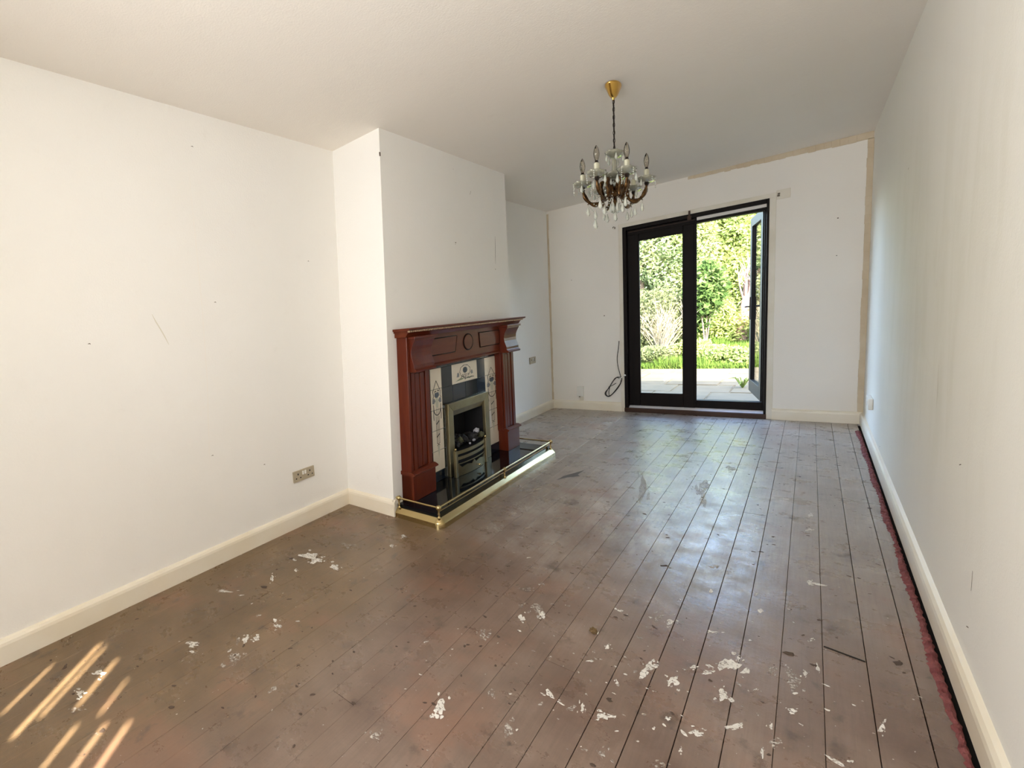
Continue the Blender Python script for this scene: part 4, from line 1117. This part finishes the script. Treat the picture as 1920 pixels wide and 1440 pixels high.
# back hedge closing the garden
hg = thing('boundary_hedge', 'dense pale green hedge closing the back of the garden', 'hedge', (0, 18.0, ground_z(18)))
ck = [leaves_np((x, 18.2, 1.6 + .3 * math.sin(x * 2)), (.9, .6, 2.0), 5200, .06) for x in np.arange(-6, 6.5, 1.0)]
leaf_obj('foliage', ck, 'leaf_light', hg)
m = MB()
for x in np.arange(-6, 6.5, 1.0): m.tube([(x, 18.2, .3), (x + .05, 18.2, 2.6)], [.05, .03], 6)
m.build('stems', 'bark', hg)
def shrub(name, label, x, y, rad, n, size, mat, cz=.5, group=None, stem='bark', k=5):
    z = ground_z(y); t = thing(name, label, 'shrub', (x, y, z), group); ck = []
    for _ in range(k):
        ck.append(leaves_np((x + rp.uniform(-.5, .5) * rad[0], y + rp.uniform(-.5, .5) * rad[1], z + cz + rp.uniform(-.4, .4) * rad[2]), tuple(q * .7 for q in rad), n // k, size, .4))
    leaf_obj('foliage', ck, mat, t); m = MB(); branches(m, (x, y, z), 6, cz + rad[2] * .6, rad[0] * .8, .014, rp, 1); m.build('stems', stem, t)
shrub('ivy_bush', 'dark glossy large-leaved bush beside the meeting stile', .66, 12.6, (.36, .4, .75), 3000, .060, 'leaf_ivy', 1.15)
shrub('weed_clump', 'bright green weeds at the paving edge by the open leaf', 1.20, 11.25, (.55, .35, .22), 6000, .028, 'leaf_light', .14)
shrub('weed_clump', 'sprawling pale weeds at the foot of the left pane', .12, 11.3, (.55, .35, .24), 6000, .026, 'leaf_dry', .16)
shrub('weed_clump', 'low yellow-green weeds in the middle of the garden edge', .62, 11.5, (.40, .35, .30), 5000, .028, 'leaf_light', .22)
shrub('bramble_bush', 'tangled pale bramble bush behind the left pane', -.35, 12.8, (.8, .6, .75), 12000, .034, 'leaf_dry', .75)
shrub('green_shrub', 'mid-green rounded shrub in front of the trees', .75, 14.0, (.7, .5, .75), 12000, .034, 'leaf_light', .6)
shrub('green_shrub', 'soft green shrub right of the bare stump', 1.75, 13.4, (.5, .5, .6), 8000, .034, 'leaf_mid', .5)
# twiggy bare shrub
tw = thing('twig_shrub', 'leafless shrub with fine pale twigs seen through the left pane', 'shrub', (.02, 11.9, ground_z(11.9)))
m = MB(); branches(m, (.02, 11.9, ground_z(11.9)), 70, 1.05, .70, .0075, rp, 2, (.12, 0)); tag(m.build('twigs', 'pale_twig', tw), kind='stuff')
# bare stump with branches
st = thing('bare_stump', 'pinkish cut stump with bare upright branches in the open doorway', 'tree stump', (1.13, 13.9, ground_z(13.9)))
z0 = ground_z(13.9); m = MB()
m.tube(sm([(1.10, 13.9, z0), (1.12, 13.9, z0 + .35), (1.16, 13.9, z0 + .75), (1.20, 13.9, z0 + 1.05)], 3), [.12, .12, .11, .10, .10, .09, .09, .08, .07, .06], 9)
m.build('trunk', 'pink_stump', st, smooth=True)
m = MB(); branches(m, (1.18, 13.9, z0 + .75), 16, 1.05, .42, .024, rp, 2); m.build('branches', 'pink_stump', st)
# lawn
n = 60000
gx = rg.uniform(-2.6, 3.6, n); gy = 10.84 + 5.4 * rg.random(n) ** 1.25
hgt = rg.uniform(.05, .16, n) * (1 + .8 * (np.sin(gx * 3.1) * np.cos(gy * 2.3) > .3)); gz = GZ + np.maximum(0, gy - 10.8) * .07 - .03
ang = rg.uniform(0, 2 * PI, n); w = .008 + .006 * rg.random(n); lx, ly = rg.normal(0, .045, n), rg.normal(0, .045, n)
v = np.stack([np.stack([gx - w * np.cos(ang), gy - w * np.sin(ang), gz], 1), np.stack([gx + w * np.cos(ang), gy + w * np.sin(ang), gz], 1), np.stack([gx + lx, gy + ly, gz + hgt], 1)], 1).reshape(-1, 3)
go = fast_mesh('grass', v, np.arange(len(v)).reshape(-1, 3), 'grass_blade')
tag(go, 'overgrown sunlit green grass beyond the paving', 'grass', kind='stuff')
struct(MB().hexa([(-9, 10.86, GZ - .04), (11, 10.86, GZ - .04), (11, 26, GZ - .04), (-9, 26, GZ - .04), (-9, 10.86, GZ - .02), (11, 10.86, GZ - .02), (11, 26, GZ + 1.04), (-9, 26, GZ + 1.04)]).build('lawn_bank', 'soil'), 'rising grassed bank of the garden')
# weed in the paving joint by the open leaf
wt = thing('paving_weed', 'small green tuft growing from a paving joint by the open leaf', 'weed', (1.52, 8.42, GZ))
m = MB()
for i in range(16):
    a = rp.uniform(0, 2 * PI); l = rp.uniform(.06, .17); h2 = rp.uniform(.04, .16)
    m.tube([(1.52, 8.42, GZ), (1.52 + l * .5 * math.cos(a), 8.42 + l * .5 * math.sin(a), GZ + h2), (1.52 + l * math.cos(a), 8.42 + l * math.sin(a), GZ + h2 * .9)], [.008, .007, .001], 4)
m.build('blades', 'leaf_light', wt)
